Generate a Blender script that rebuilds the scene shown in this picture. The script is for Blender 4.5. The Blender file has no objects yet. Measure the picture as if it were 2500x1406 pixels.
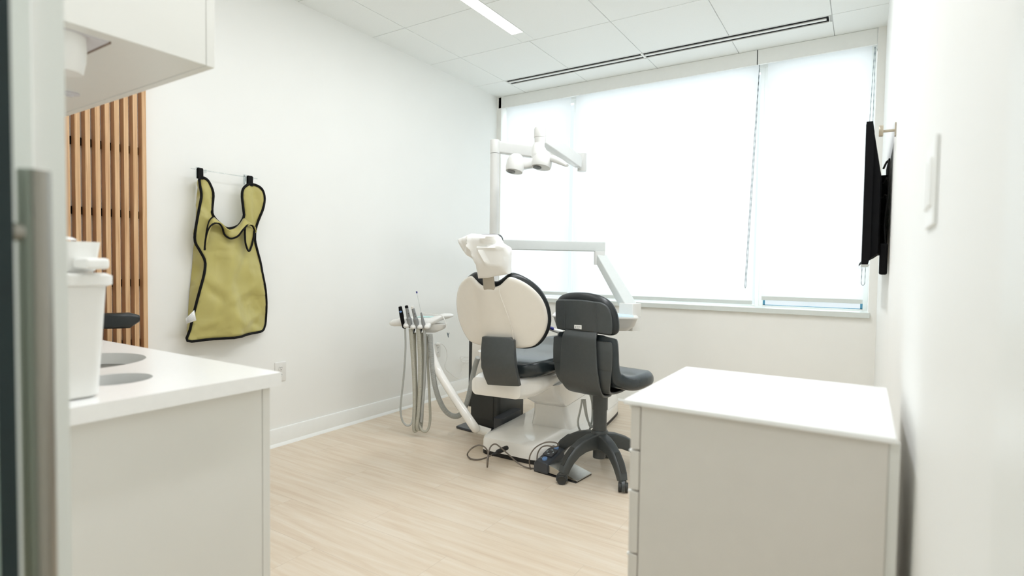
L_DAY = 145; L_A = 4; L_B = 26; L_C = 6; L_D = 18; L_COR = 17; L_SKY = 1.3; EXPO = -0.26; LED = 7; LCOL = (0.95, 0.975, 1.01)
import bpy, bmesh, math, random
from mathutils import Vector, Matrix
from mathutils.geometry import delaunay_2d_cdt
random.seed(7)
PI = math.pi
scn = bpy.context.scene
COL = scn.collection

# ------------------------------------------------------------------ camera model (metres; the photograph's pinhole)
FPX = 1355.21; YAW = 0.56508; PITCH = 0.03543; ROLL = -0.01363; CH = 1.09
CAM = Vector((0, 0, CH))
_f = Vector((-math.sin(YAW)*math.cos(PITCH), math.cos(YAW)*math.cos(PITCH), -math.sin(PITCH)))
_r = Vector((math.cos(YAW), math.sin(YAW), 0)); _d = _f.cross(_r)
RX = _r*math.cos(ROLL)+_d*math.sin(ROLL); DY = -_r*math.sin(ROLL)+_d*math.cos(ROLL); FW = _f
def ray(x, y): return FW + RX*((x-1250)/FPX) + DY*((y-703)/FPX)
def at_d(x, y, d): return CAM + ray(x, y)*d                       # point seen at (x, y), d metres deep
def at_x(x, y, X): r = ray(x, y); return CAM + r*(X/r.x)
def at_y(x, y, Y): r = ray(x, y); return CAM + r*(Y/r.y)
def at_z(x, y, Z): r = ray(x, y); return CAM + r*((Z-CH)/r.z)

class Frame:
    """local frame: s to the right, t forward, z up"""
    def __init__(self, o, yaw):
        self.o = Vector(o); self.u = Vector((math.cos(yaw), math.sin(yaw), 0)); self.v = Vector((-math.sin(yaw), math.cos(yaw), 0))
    def p(self, s, t, z): return self.o + self.u*s + self.v*t + Vector((0, 0, z))
    def loc(self, w):
        d = w-self.o; return (d.dot(self.u), d.dot(self.v), d.z)
    def on(self, x, y, tf):
        """(s, z) where the sight line of (x, y) meets the surface t = tf(s, z)"""
        r = ray(x, y)
        def g(l):
            s, t, z = self.loc(CAM+r*l); return t-tf(s, z)
        a = 0.3; ga = g(a); l = a
        while l < 7:
            l += 0.02; gb = g(l)
            if ga < 0 <= gb:
                lo, hi = l-0.02, l
                for _ in range(30):
                    m = (lo+hi)/2
                    if g(m) < 0: lo = m
                    else: hi = m
                s, t, z = self.loc(CAM+r*lo); return (s, z)
            ga = gb
        s, t, z = self.loc(CAM+r*3.0); return (s, z)

# ------------------------------------------------------------------ materials
def nodes(name):
    m = bpy.data.materials.new(name); m.use_nodes = True
    nt = m.node_tree; b = nt.nodes['Principled BSDF']
    return m, nt, b
def mat(name, col, rough=0.5, metal=0.0, noise=0.03, nscale=30.0, bump=0.0, bscale=200.0, spec=0.5, coat=0.0, stretch=(1, 1, 1)):
    m, nt, b = nodes(name)
    tc = nt.nodes.new('ShaderNodeTexCoord'); mp = nt.nodes.new('ShaderNodeMapping'); mp.inputs['Scale'].default_value = stretch
    nt.links.new(tc.outputs['Object'], mp.inputs['Vector'])
    n = nt.nodes.new('ShaderNodeTexNoise'); n.inputs['Scale'].default_value = nscale; n.inputs['Detail'].default_value = 4
    nt.links.new(mp.outputs['Vector'], n.inputs['Vector'])
    r = nt.nodes.new('ShaderNodeValToRGB')
    c = Vector(col)
    r.color_ramp.elements[0].position = 0.3; r.color_ramp.elements[1].position = 0.7
    r.color_ramp.elements[0].color = (*(c*(1-noise)), 1); r.color_ramp.elements[1].color = (*[min(1, x) for x in c*(1+noise)], 1)
    nt.links.new(n.outputs['Fac'], r.inputs['Fac']); nt.links.new(r.outputs['Color'], b.inputs['Base Color'])
    b.inputs['Roughness'].default_value = rough; b.inputs['Metallic'].default_value = metal
    b.inputs['Specular IOR Level'].default_value = spec; b.inputs['Coat Weight'].default_value = coat
    if bump:
        n2 = nt.nodes.new('ShaderNodeTexNoise'); n2.inputs['Scale'].default_value = bscale; n2.inputs['Detail'].default_value = 3
        nt.links.new(mp.outputs['Vector'], n2.inputs['Vector'])
        bp = nt.nodes.new('ShaderNodeBump'); bp.inputs['Strength'].default_value = bump; bp.inputs['Distance'].default_value = 0.002
        nt.links.new(n2.outputs['Fac'], bp.inputs['Height']); nt.links.new(bp.outputs['Normal'], b.inputs['Normal'])
    return m
M = {}
M['wall'] = mat('wall_paint', (0.86, 0.865, 0.845), 0.55, noise=0.008, nscale=3, bump=0.04, bscale=350)
M['trim'] = mat('trim_paint', (0.86, 0.87, 0.85), 0.4, noise=0.008)
M['winwall'] = mat('window_wall_paint', (0.87, 0.865, 0.835), 0.6, noise=0.01, nscale=4)
M['tile'] = mat('ceiling_tile', (0.88, 0.90, 0.885), 0.9, noise=0.012, nscale=120, bump=0.1, bscale=500)
M['grid'] = mat('ceiling_gap', (0.60, 0.61, 0.60), 0.8, noise=0.02)
M['black'] = mat('matte_black', (0.005, 0.005, 0.006), 0.8, noise=0.1, spec=0.15)
M['white_lam'] = mat('white_laminate', (0.74, 0.735, 0.70), 0.35, noise=0.008, nscale=8)
M['white_edge'] = mat('laminate_edge', (0.68, 0.645, 0.60), 0.4, noise=0.01)
M['quartz'] = mat('white_quartz', (0.88, 0.88, 0.87), 0.28, noise=0.012, nscale=60, coat=0.05)
M['steel'] = mat('brushed_steel', (0.55, 0.54, 0.50), 0.32, 1.0, noise=0.05, nscale=40, stretch=(1, 1, 20))
M['handle'] = mat('handle_steel', (0.33, 0.315, 0.28), 0.3, 1.0, noise=0.04, nscale=60, stretch=(30, 30, 1))
M['chrome'] = mat('chrome', (0.8, 0.8, 0.8), 0.12, 1.0, noise=0.02)
M['wplastic'] = mat('white_plastic', (0.80, 0.795, 0.77), 0.3, noise=0.01)
M['gloss'] = mat('gloss_white_enamel', (0.88, 0.87, 0.84), 0.13, noise=0.01, coat=0.5)
M['cream'] = mat('cream_gloss_shell', (0.80, 0.765, 0.70), 0.16, noise=0.01, coat=0.4)
M['armw'] = mat('arm_white', (0.72, 0.725, 0.71), 0.3, noise=0.01)
M['lightgrey'] = mat('pale_grey_plastic', (0.66, 0.69, 0.68), 0.4, noise=0.01)
M['vinyl'] = mat('black_vinyl', (0.016, 0.020, 0.022), 0.34, noise=0.1, nscale=20, bump=0.15, bscale=90)
M['vinyl2'] = mat('seat_vinyl', (0.022, 0.030, 0.034), 0.25, noise=0.1, nscale=20, bump=0.15, bscale=60)
M['dgrey'] = mat('dark_grey_plastic', (0.058, 0.065, 0.066), 0.42, noise=0.05, nscale=60, bump=0.05, bscale=600)
M['dgrey2'] = mat('dark_grey_insert', (0.030, 0.031, 0.028), 0.6, noise=0.05)
M['dark'] = mat('charcoal_plastic', (0.034, 0.037, 0.036), 0.35, noise=0.05)
M['slate'] = mat('slate_plastic', (0.050, 0.056, 0.066), 0.3, noise=0.04)
M['rubber'] = mat('black_rubber', (0.012, 0.012, 0.012), 0.55, noise=0.1)
M['hose'] = mat('hose_grey', (0.47, 0.46, 0.39), 0.5, noise=0.03)
M['hose2'] = mat('hose_cool_grey', (0.40, 0.41, 0.39), 0.45, noise=0.03)
M['hpgrey'] = mat('handpiece_grey', (0.25, 0.26, 0.26), 0.45, noise=0.05)
M['blue'] = mat('blue_button', (0.14, 0.27, 0.52), 0.4, noise=0.04)
M['navy'] = mat('navy_tip', (0.01, 0.015, 0.22), 0.4, noise=0.04)
M['cable'] = mat('brown_grey_cable', (0.17, 0.145, 0.12), 0.45, noise=0.05)
M['paper'] = mat('white_paper', (0.87, 0.87, 0.85), 0.8, noise=0.01, bump=0.05, bscale=300)
M['teal'] = mat('pale_teal_plastic', (0.45, 0.74, 0.73), 0.3, noise=0.02)
M['piping'] = mat('black_piping', (0.006, 0.006, 0.006), 0.8, noise=0.1, spec=0.2)
M['bracket'] = mat('beige_stem', (0.42, 0.38, 0.31), 0.3, noise=0.02)
M['hook'] = mat('brass_hook', (0.50, 0.44, 0.35), 0.35, 0.6, noise=0.03)
M['brown'] = mat('gap_shadow_brown', (0.17, 0.10, 0.06), 0.5, noise=0.1)
M['mark'] = mat('print_black', (0.05, 0.05, 0.05), 0.6, noise=0.05)
M['lens'] = mat('lens_glass', (0.10, 0.11, 0.11), 0.15, noise=0.1)
M['switch'] = mat('switch_white', (0.88, 0.885, 0.87), 0.45, noise=0.005)
M['bowl'] = mat('bowl_steel', (0.30, 0.29, 0.26), 0.35, 1.0, noise=0.05)
M['sill'] = mat('sill_backlit_grey', (0.68, 0.715, 0.69), 0.35, noise=0.01)  # darker than the trim: backlit shade of sill and hem bars put into the colour
M['glassedge'] = mat('glass_edge', (0.001, 0.014, 0.016), 0.5, noise=0.1)
M['icon'] = mat('pale_icon', (0.55, 0.65, 0.70), 0.5, noise=0.02)

def mat_wood():
    m, nt, b = nodes('oak_slat')
    tc = nt.nodes.new('ShaderNodeTexCoord'); mp = nt.nodes.new('ShaderNodeMapping'); mp.inputs['Scale'].default_value = (60, 60, 1.6)
    nt.links.new(tc.outputs['Object'], mp.inputs['Vector'])
    n = nt.nodes.new('ShaderNodeTexNoise'); n.inputs['Scale'].default_value = 2.2; n.inputs['Detail'].default_value = 8; n.inputs['Distortion'].default_value = 0.6
    nt.links.new(mp.outputs['Vector'], n.inputs['Vector'])
    r = nt.nodes.new('ShaderNodeValToRGB'); e = r.color_ramp.elements
    e[0].position = 0.25; e[0].color = (0.50, 0.265, 0.115, 1); e[1].position = 0.75; e[1].color = (0.78, 0.53, 0.305, 1)
    nt.links.new(n.outputs['Fac'], r.inputs['Fac']); nt.links.new(r.outputs['Color'], b.inputs['Base Color'])
    b.inputs['Roughness'].default_value = 0.5
    return m
M['wood'] = mat_wood()

def mat_floor():
    m, nt, b = nodes('vinyl_plank_floor')
    tc = nt.nodes.new('ShaderNodeTexCoord')
    mp = nt.nodes.new('ShaderNodeMapping'); mp.inputs['Location'].default_value = (0.31, 0.07, 0)
    nt.links.new(tc.outputs['Object'], mp.inputs['Vector'])
    br = nt.nodes.new('ShaderNodeTexBrick')
    br.inputs['Color1'].default_value = (0.40, 0.40, 0.40, 1); br.inputs['Color2'].default_value = (0.60, 0.60, 0.60, 1)
    br.inputs['Mortar'].default_value = (0.02, 0.02, 0.02, 1); br.inputs['Scale'].default_value = 1.0
    br.inputs['Mortar Size'].default_value = 0.0012; br.inputs['Mortar Smooth'].default_value = 0.3
    br.inputs['Brick Width'].default_value = 0.92; br.inputs['Row Height'].default_value = 0.235
    nt.links.new(mp.outputs['Vector'], br.inputs['Vector'])
    mp2 = nt.nodes.new('ShaderNodeMapping'); mp2.inputs['Scale'].default_value = (1.1, 16, 1)
    nt.links.new(tc.outputs['Object'], mp2.inputs['Vector'])
    add = nt.nodes.new('ShaderNodeVectorMath'); add.operation = 'ADD'
    nt.links.new(mp2.outputs['Vector'], add.inputs[0])
    sc = nt.nodes.new('ShaderNodeVectorMath'); sc.operation = 'SCALE'; sc.inputs['Scale'].default_value = 9.0
    nt.links.new(br.outputs['Color'], sc.inputs[0]); nt.links.new(sc.outputs[0], add.inputs[1])
    n = nt.nodes.new('ShaderNodeTexNoise'); n.inputs['Scale'].default_value = 1.7; n.inputs['Detail'].default_value = 9; n.inputs['Roughness'].default_value = 0.62
    n.inputs['Distortion'].default_value = 0.4
    nt.links.new(add.outputs[0], n.inputs['Vector'])
    r = nt.nodes.new('ShaderNodeValToRGB'); e = r.color_ramp.elements
    e[0].position = 0.28; e[0].color = (0.62, 0.495, 0.37, 1); e[1].position = 0.72; e[1].color = (0.76, 0.68, 0.575, 1)
    mid = r.color_ramp.elements.new(0.5); mid.color = (0.70, 0.595, 0.47, 1)
    nt.links.new(n.outputs['Fac'], r.inputs['Fac'])
    mx = nt.nodes.new('ShaderNodeMix'); mx.data_type = 'RGBA'; mx.blend_type = 'MULTIPLY'; mx.inputs['Factor'].default_value = 0.30
    r2 = nt.nodes.new('ShaderNodeValToRGB'); r2.color_ramp.elements[0].position = 0.05; r2.color_ramp.elements[0].color = (0.45, 0.42, 0.40, 1)
    r2.color_ramp.elements[1].position = 0.35; r2.color_ramp.elements[1].color = (1, 1, 1, 1)
    x3 = r2.color_ramp.elements.new(0.6); x3.color = (0.93, 0.93, 0.93, 1)
    nt.links.new(br.outputs['Color'], r2.inputs['Fac'])
    nt.links.new(r.outputs['Color'], mx.inputs['A']); nt.links.new(r2.outputs['Color'], mx.inputs['B'])
    nt.links.new(mx.outputs['Result'], b.inputs['Base Color'])
    b.inputs['Roughness'].default_value = 0.38
    return m
M['floor'] = mat_floor()

def mat_fabric():
    m, nt, b = nodes('olive_nylon')
    tc = nt.nodes.new('ShaderNodeTexCoord')
    n = nt.nodes.new('ShaderNodeTexNoise'); n.inputs['Scale'].default_value = 7; n.inputs['Detail'].default_value = 4
    nt.links.new(tc.outputs['Object'], n.inputs['Vector'])
    r = nt.nodes.new('ShaderNodeValToRGB'); e = r.color_ramp.elements
    e[0].color = (0.43, 0.375, 0.112, 1); e[1].color = (0.48, 0.43, 0.145, 1)
    nt.links.new(n.outputs['Fac'], r.inputs['Fac']); nt.links.new(r.outputs['Color'], b.inputs['Base Color'])
    b.inputs['Roughness'].default_value = 0.42; b.inputs['Sheen Weight'].default_value = 0.15
    n2 = nt.nodes.new('ShaderNodeTexNoise'); n2.inputs['Scale'].default_value = 5.5; n2.inputs['Detail'].default_value = 1.5; n2.inputs['Distortion'].default_value = 1.0
    nt.links.new(tc.outputs['Object'], n2.inputs['Vector'])
    bp = nt.nodes.new('ShaderNodeBump'); bp.inputs['Strength'].default_value = 0.6; bp.inputs['Distance'].default_value = 0.03
    nt.links.new(n2.outputs['Fac'], bp.inputs['Height']); nt.links.new(bp.outputs['Normal'], b.inputs['Normal'])
    return m
M['fabric'] = mat_fabric()

def mat_blind():
    m, nt, b = nodes('translucent_roller_fabric')
    nt.nodes.remove(b); out = nt.nodes['Material Output']
    tc = nt.nodes.new('ShaderNodeTexCoord'); n = nt.nodes.new('ShaderNodeTexNoise'); n.inputs['Scale'].default_value = 400
    nt.links.new(tc.outputs['Object'], n.inputs['Vector'])
    r = nt.nodes.new('ShaderNodeValToRGB'); r.color_ramp.elements[0].color = (0.89, 0.90, 0.91, 1); r.color_ramp.elements[1].color = (0.94, 0.945, 0.95, 1)
    nt.links.new(n.outputs['Fac'], r.inputs['Fac'])
    tl = nt.nodes.new('ShaderNodeBsdfTranslucent'); df = nt.nodes.new('ShaderNodeBsdfDiffuse'); mx = nt.nodes.new('ShaderNodeMixShader'); mx.inputs[0].default_value = 0.45
    nt.links.new(r.outputs['Color'], tl.inputs['Color']); nt.links.new(r.outputs['Color'], df.inputs['Color'])
    nt.links.new(tl.outputs[0], mx.inputs[1]); nt.links.new(df.outputs[0], mx.inputs[2]); nt.links.new(mx.outputs[0], out.inputs['Surface'])
    return m
M['blind'] = mat_blind()
def mat_glass(name, tint, k=0.06):
    m, nt, b = nodes(name)
    nt.nodes.remove(b); out = nt.nodes['Material Output']
    t = nt.nodes.new('ShaderNodeBsdfTransparent'); t.inputs['Color'].default_value = (*tint, 1)
    g = nt.nodes.new('ShaderNodeBsdfGlossy'); g.inputs['Roughness'].default_value = 0.02
    n = nt.nodes.new('ShaderNodeTexNoise'); n.inputs['Scale'].default_value = 2
    mr = nt.nodes.new('ShaderNodeMapRange'); mr.inputs['To Min'].default_value = k*0.9; mr.inputs['To Max'].default_value = k*1.1
    mx = nt.nodes.new('ShaderNodeMixShader')
    nt.links.new(n.outputs['Fac'], mr.inputs['Value']); nt.links.new(mr.outputs['Result'], mx.inputs[0])
    nt.links.new(t.outputs[0], mx.inputs[1]); nt.links.new(g.outputs[0], mx.inputs[2]); nt.links.new(mx.outputs[0], out.inputs['Surface'])
    return m
M['glass'] = mat_glass('window_glass', (0.93, 0.97, 0.98))
M['doorglass'] = mat_glass('door_glass', (0.88, 0.96, 0.94), 0.08)
def mat_emit(name, col, s):
    m, nt, b = nodes(name)
    n = nt.nodes.new('ShaderNodeTexNoise'); n.inputs['Scale'].default_value = 5
    mr = nt.nodes.new('ShaderNodeMapRange'); mr.inputs['To Min'].default_value = s*0.97; mr.inputs['To Max'].default_value = s*1.03
    nt.links.new(n.outputs['Fac'], mr.inputs['Value']); nt.links.new(mr.outputs['Result'], b.inputs['Emission Strength'])
    b.inputs['Base Color'].default_value = (*col, 1); b.inputs['Emission Color'].default_value = (*col, 1)
    return m
M['led'] = mat_emit('led_diffuser', (1.0, 0.985, 0.95), LED)

# ------------------------------------------------------------------ mesh building
class MB:
    def __init__(self): self.v = []; self.f = []
    def add(self, vs, fs):
        o = len(self.v); self.v += [Vector(x) for x in vs]; self.f += [tuple(o+i for i in f) for f in fs]; return self
    def box(self, x0, x1, y0, y1, z0, z1, fr=None):
        P = fr.p if fr else (lambda a, b, c: Vector((a, b, c)))
        vs = [P(x, y, z) for z in (z0, z1) for (x, y) in ((x0, y0), (x1, y0), (x1, y1), (x0, y1))]
        return self.add(vs, [(3, 2, 1, 0), (4, 5, 6, 7), (0, 1, 5, 4), (1, 2, 6, 5), (2, 3, 7, 6), (3, 0, 4, 7)])
    def loft(self, rings, caps=True, closed=True):
        n = len(rings[0]); o = len(self.v)
        for r in rings: self.v += [Vector(x) for x in r]
        for i in range(len(rings)-1):
            for j in range(n if closed else n-1):
                a = o+i*n+j; b = o+i*n+(j+1) % n; self.f.append((a, b, b+n, a+n))
        if caps:
            self.f.append(tuple(o+j for j in reversed(range(n)))); k = o+(len(rings)-1)*n; self.f.append(tuple(k+j for j in range(n)))
        return self
    def tube(self, pts, r, n=12, smooth=0, rib=0, cap=True):
        pts = [Vector(p) for p in pts]
        if smooth: pts = spline(pts, smooth)
        if not hasattr(r, '__len__'): r = [r]*len(pts)
        elif len(r) != len(pts):
            q = []; m = len(r)
            for i in range(len(pts)):
                x = i/(len(pts)-1)*(m-1); k = min(int(x), m-2); q.append(r[k]+(r[k+1]-r[k])*(x-k))
            r = q
        if rib:
            L = sum((pts[i+1]-pts[i]).length for i in range(len(pts)-1)); N = max(8, int(L/rib)*2)
            pts, r = resample(pts, r, N); r = [x*(1.0 if i % 2 else 0.86) for i, x in enumerate(r)]
        rings = []; prev = None
        for i, p in enumerate(pts):
            t = (pts[min(i+1, len(pts)-1)]-pts[max(i-1, 0)])
            if t.length < 1e-9: t = Vector((0, 0, 1))
            t.normalize()
            if prev is None: prev = t.orthogonal().normalized()
            else:
                prev = prev-t*prev.dot(t); prev = prev.normalized() if prev.length > 1e-6 else t.orthogonal().normalized()
            b = t.cross(prev)
            rings.append([p+(prev*math.cos(a)+b*math.sin(a))*r[i] for a in [2*PI*k/n for k in range(n)]])
        return self.loft(rings, cap)
    def cyl(self, a, b, r, n=24, r2=None):
        return self.tube([a, b], [r, r if r2 is None else r2], n)
    def lathe(self, c, prof, axis=(0, 0, 1), n=32, caps=True):
        ax = Vector(axis).normalized(); e = ax.orthogonal().normalized(); g = ax.cross(e); c = Vector(c)
        return self.loft([[c+ax*z+(e*math.cos(a)+g*math.sin(a))*r for a in [2*PI*k/n for k in range(n)]] for r, z in prof], caps)
    def beam(self, a, b, w, h, r=0.0, w2=None, h2=None):
        a = Vector(a); b = Vector(b); d = (b-a).normalized(); sd = d.cross(Vector((0, 0, 1)))
        sd = sd.normalized() if sd.length > 1e-4 else Vector((1, 0, 0)); up = sd.cross(d)
        w2 = w if w2 is None else w2; h2 = h if h2 is None else h2
        R = []
        for c, ww, hh in ((a, w, h), (b, w2, h2)):
            R.append([c+sd*x+up*y for x, y in rrect(0, 0, ww/2, hh/2, r)])
        return self.loft(R)
def spline(pts, k=8, closed=False):
    out = []; n = len(pts)
    for i in range(n if closed else n-1):
        if closed: p0, p1, p2, p3 = pts[(i-1) % n], pts[i], pts[(i+1) % n], pts[(i+2) % n]
        else: p0, p1, p2, p3 = pts[max(i-1, 0)], pts[i], pts[i+1], pts[min(i+2, n-1)]
        for j in range(k):
            t = j/k
            out.append(0.5*((2*p1)+(p2-p0)*t+(2*p0-5*p1+4*p2-p3)*t*t+(3*p1-p0-3*p2+p3)*t*t*t))
    if not closed: out.append(pts[-1])
    return out
def resample(pts, r, N):
    cum = [0]
    for i in range(len(pts)-1): cum.append(cum[-1]+(pts[i+1]-pts[i]).length)
    P = []; Rr = []; k = 0
    for i in range(N+1):
        d = cum[-1]*i/N
        while k < len(pts)-2 and cum[k+1] < d: k += 1
        f = (d-cum[k])/max(1e-9, cum[k+1]-cum[k]); f = min(1, max(0, f))
        P.append(pts[k].lerp(pts[k+1], f)); Rr.append(r[k]+(r[k+1]-r[k])*f)
    return P, Rr
def rrect(cx, cy, hw, hh, r, n=5):
    r = min(r, hw*0.999, hh*0.999)
    if r <= 0: return [(cx-hw, cy-hh), (cx+hw, cy-hh), (cx+hw, cy+hh), (cx-hw, cy+hh)]
    out = []
    for sx, sy, a0 in ((1, -1, -PI/2), (1, 1, 0), (-1, 1, PI/2), (-1, -1, PI)):
        for k in range(n+1):
            a = a0+PI/2*k/n; out.append((cx+sx*(hw-r)+r*math.cos(a), cy+sy*(hh-r)+r*math.sin(a)))
    return out

def inside(p, poly):
    x, y = p; c = False; n = len(poly)
    for i in range(n):
        x1, y1 = poly[i]; x2, y2 = poly[(i+1) % n]
        if (y1 > y) != (y2 > y) and x < (x2-x1)*(y-y1)/(y2-y1)+x1: c = not c
    return c
def edge_dist(p, poly):
    q = Vector(p); best = 9
    n = len(poly)
    for i in range(n):
        a = Vector(poly[i]); b = Vector(poly[(i+1) % n]); d = b-a
        t = max(0, min(1, (q-a).dot(d)/max(1e-12, d.length_squared))); best = min(best, (q-a-d*t).length)
    return best
def patch(poly, step, rings=()):
    """triangulated polygon with a grid of inner points (and inset rings) -> (points, triangles)"""
    B = [Vector(p).to_2d() for p in poly]; n = len(B)
    xs = [p.x for p in B]; ys = [p.y for p in B]; V = list(B); clear = 0
    for e in rings:
        for i in range(n):
            d = (B[(i+1) % n]-B[i-1])
            if d.length < 1e-9: continue
            d.normalize(); nn = Vector((-d.y, d.x))
            for q in (B[i]+nn*e, B[i]-nn*e):
                if inside(q, poly) and edge_dist(q, poly) > e*0.93: V.append(q); break
        clear = e
    y = min(ys)+step/2; row = 0
    while y < max(ys):
        x = min(xs)+step/2+(step/2 if row % 2 else 0)
        while x < max(xs):
            if inside((x, y), poly) and edge_dist((x, y), poly) > clear+step*0.45: V.append(Vector((x, y)))
            x += step
        y += step; row += 1
    r = delaunay_2d_cdt(V, [(i, (i+1) % n) for i in range(n)], [tuple(range(n))], 1, 1e-7)
    return r[0], r[2]
def pad(fr, tf, poly, th, rnd=0.015, step=0.016, bulge=0.0, lift=None):
    """cushion / shell following t = tf(s, z): back face at tf, front face th ahead, rounded rims; closed mesh"""
    mb = MB(); V, T = patch(poly, step, [rnd*x for x in (0.06, 0.2, 0.45, 0.8, 1.1)] if rnd > 0.005 else ())
    P = [(v.x, v.y) for v in V]; ed = [edge_dist(p, poly) for p in P]
    def dome(e): e = min(1.0, e/rnd) if rnd > 0 else 1.0; return math.sqrt(max(0, 1-(1-e)**2))
    def nrm(s, z):
        h = 0.004; ds = (tf(s+h, z)-tf(s-h, z))/(2*h); dz = (tf(s, z+h)-tf(s, z-h))/(2*h)
        return (fr.u*(-ds)+fr.v+Vector((0, 0, -dz))).normalized()
    n = len(P); vs = []
    for (s, z), e in zip(P, ed):
        q = nrm(s, z); c = fr.p(s, tf(s, z), z)+q*(th/2); k = dome(e)*th/2
        vs.append(c-q*(k+(lift(s, z) if lift else 0)))
    for (s, z), e in zip(P, ed):
        q = nrm(s, z); c = fr.p(s, tf(s, z), z)+q*(th/2); k = dome(e)*th/2+bulge*min(1, e/0.08)
        vs.append(c+q*k)
    fs = []
    for t in T:
        fs.append(tuple(t)); fs.append(tuple(n+i for i in reversed(t)))
    # rim
    cnt = {}
    for t in T:
        for a, b in zip(t, t[1:]+t[:1]): cnt[(a, b)] = 1
    for (a, b) in cnt:
        if (b, a) not in cnt: fs.append((b, a, n+a, n+b))
    return mb.add(vs, fs)
def closed_outline(px, k=5): return [tuple(v) for v in spline([Vector(p) for p in px], k, True)]

def sweep(fr, path, r=0.02, n=6, k=4):
    """pad following a side profile: path rows are (t, z, half width, thickness, side curl)"""
    P = spline([Vector(q) for q in [Vector(x) for x in path]], k) if False else path
    T = [Vector((a[0], a[1])) for a in P]; R = []
    N = len(P)
    def lerp(i, f): return [P[i][j]+(P[i+1][j]-P[i][j])*f for j in range(5)]
    C = spline([Vector((a[0], a[1], a[2])) for a in P], k); D = spline([Vector((a[3], a[4], 0)) for a in P], k)
    for i in range(len(C)):
        d = C[min(i+1, len(C)-1)]-C[max(i-1, 0)]; d = Vector((d.x, d.y)).normalized(); nn = Vector((-d.y, d.x))
        t, z, hw = C[i]; th, c = D[i].x, D[i].y; ring = []
        for a, b in rrect(0, th/2, max(0.004, hw), max(0.001, th/2), min(r, th*0.48), n):
            o = b+c*a*a; ring.append(fr.p(a, t+nn.x*o, z+nn.y*o))
        R.append(ring)
    return MB().loft(R)
def mirrored(fr, px, tf, sc=0.0):
    P = [fr.on(x, y, tf) for x, y in px]; P = [(s, z) for s, z in P if s > sc+0.008]
    return P+[(2*sc-s, z) for s, z in reversed(P)]

ORG = {}
def setp(o, label=None, cat=None, group=None, kind=None):
    if label: o['label'] = label
    if cat: o['category'] = cat
    if group: o['group'] = group
    if kind: o['kind'] = kind
    return o
def thing(name, label, cat, loc, group=None):
    o = bpy.data.objects.new(name, None); COL.objects.link(o); o.location = loc; o.empty_display_size = 0.1
    ORG[o.name] = Vector(loc); return setp(o, label, cat, group)
def build(name, mb, m, parent=None, bevel=0, seg=2, smooth=40, origin=None, label=None):
    """link the collected shapes as ONE mesh object (coordinates given in world space)"""
    me = bpy.data.meshes.new(name)
    if parent is not None: org = ORG[parent.name]
    elif origin is not None: org = Vector(origin)
    else:
        xs = [v.x for v in mb.v]; ys = [v.y for v in mb.v]
        org = Vector(((min(xs)+max(xs))/2, (min(ys)+max(ys))/2, min(v.z for v in mb.v)))
    me.from_pydata([v-org for v in mb.v], [], mb.f); me.update()
    bm = bmesh.new(); bm.from_mesh(me); bmesh.ops.remove_doubles(bm, verts=bm.verts, dist=1e-5)
    bmesh.ops.recalc_face_normals(bm, faces=bm.faces); bm.to_mesh(me); bm.free()
    me.materials.append(m if not isinstance(m, str) else M[m])
    o = bpy.data.objects.new(name, me); COL.objects.link(o)
    if parent is not None: o.parent = parent
    else: o.location = org
    ORG[o.name] = org
    if smooth:
        me.polygons.foreach_set('use_smooth', [True]*len(me.polygons)); me.set_sharp_from_angle(angle=math.radians(smooth))
    if bevel:
        b = o.modifiers.new('bevel', 'BEVEL'); b.width = bevel; b.segments = seg; b.limit_method = 'ANGLE'; b.angle_limit = math.radians(35); b.harden_normals = True
    if label: o['label'] = label
    return o
def struct(name, mb, m, bevel=0, parent=None, label=None):
    o = build(name, mb, m, parent, bevel)
    if parent is None: o['kind'] = 'structure'
    if label: o['label'] = label
    return o
def bx(*a, fr=None): return MB().box(*a, fr=fr)

# ------------------------------------------------------------------ room constants
XL = -2.964; XR = 0.075; YW = 4.38; ZC = 2.694; YB = -1.7; ZT = 0.84
YF0, YF1 = 0.172, 0.258                                                # front wall with the doorway
# ================================================================== THE SETTING
struct('floor', bx(-3.2, 0.3, YB-0.1, 4.7, -0.08, 0), 'floor')
struct('wall_left', bx(XL-0.12, XL, YB, 4.305, 0, ZC+0.1), 'wall')
struct('wall_right', bx(XR, XR+0.12, YB, 4.7, 0, ZC+0.1), 'wall')
struct('wall_back', bx(XL-0.12, XR+0.12, YB-0.12, YB, 0, ZC+0.1), 'wall')
# window wall: parapet below, piers at both ends
WX0, WX1, WZ0, WZ1 = -2.925, 0.028, 0.79, 2.60
w = MB(); w.box(XL-0.12, XR, YW, 4.62, 0, WZ0); w.box(XL-0.12, WX0, YW, 4.62, WZ0, ZC+0.1); w.box(WX1, XR, YW, 4.62, WZ0, ZC+0.1); w.box(WX0, WX1, 4.50, 4.62, WZ1, ZC+0.1)
struct('wall_window', w, 'winwall')
struct('trim_1', bx(XL-0.1, XL-0.004, 4.309, YW, 0, ZC), 'trim', 0.002)      # pale strip in the corner beside the window
# front wall with the doorway (room side at YF1)
w = MB(); w.box(XL, -0.752, YF0, YF1, 0, ZC+0.1); w.box(-0.752, XR, YF0, YF1, 2.20, ZC+0.1)
struct('wall_front', w, 'wall')
struct('trim_2', bx(-0.756, -0.740, YF0-0.004, 0.2265, 0, 2.20), 'trim', 0.002)    # door frame strip
struct('trim_3', bx(XR-0.012, XR-0.0005, YF0, 0.40, 0, 2.20), 'trim', 0.003)
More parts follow.
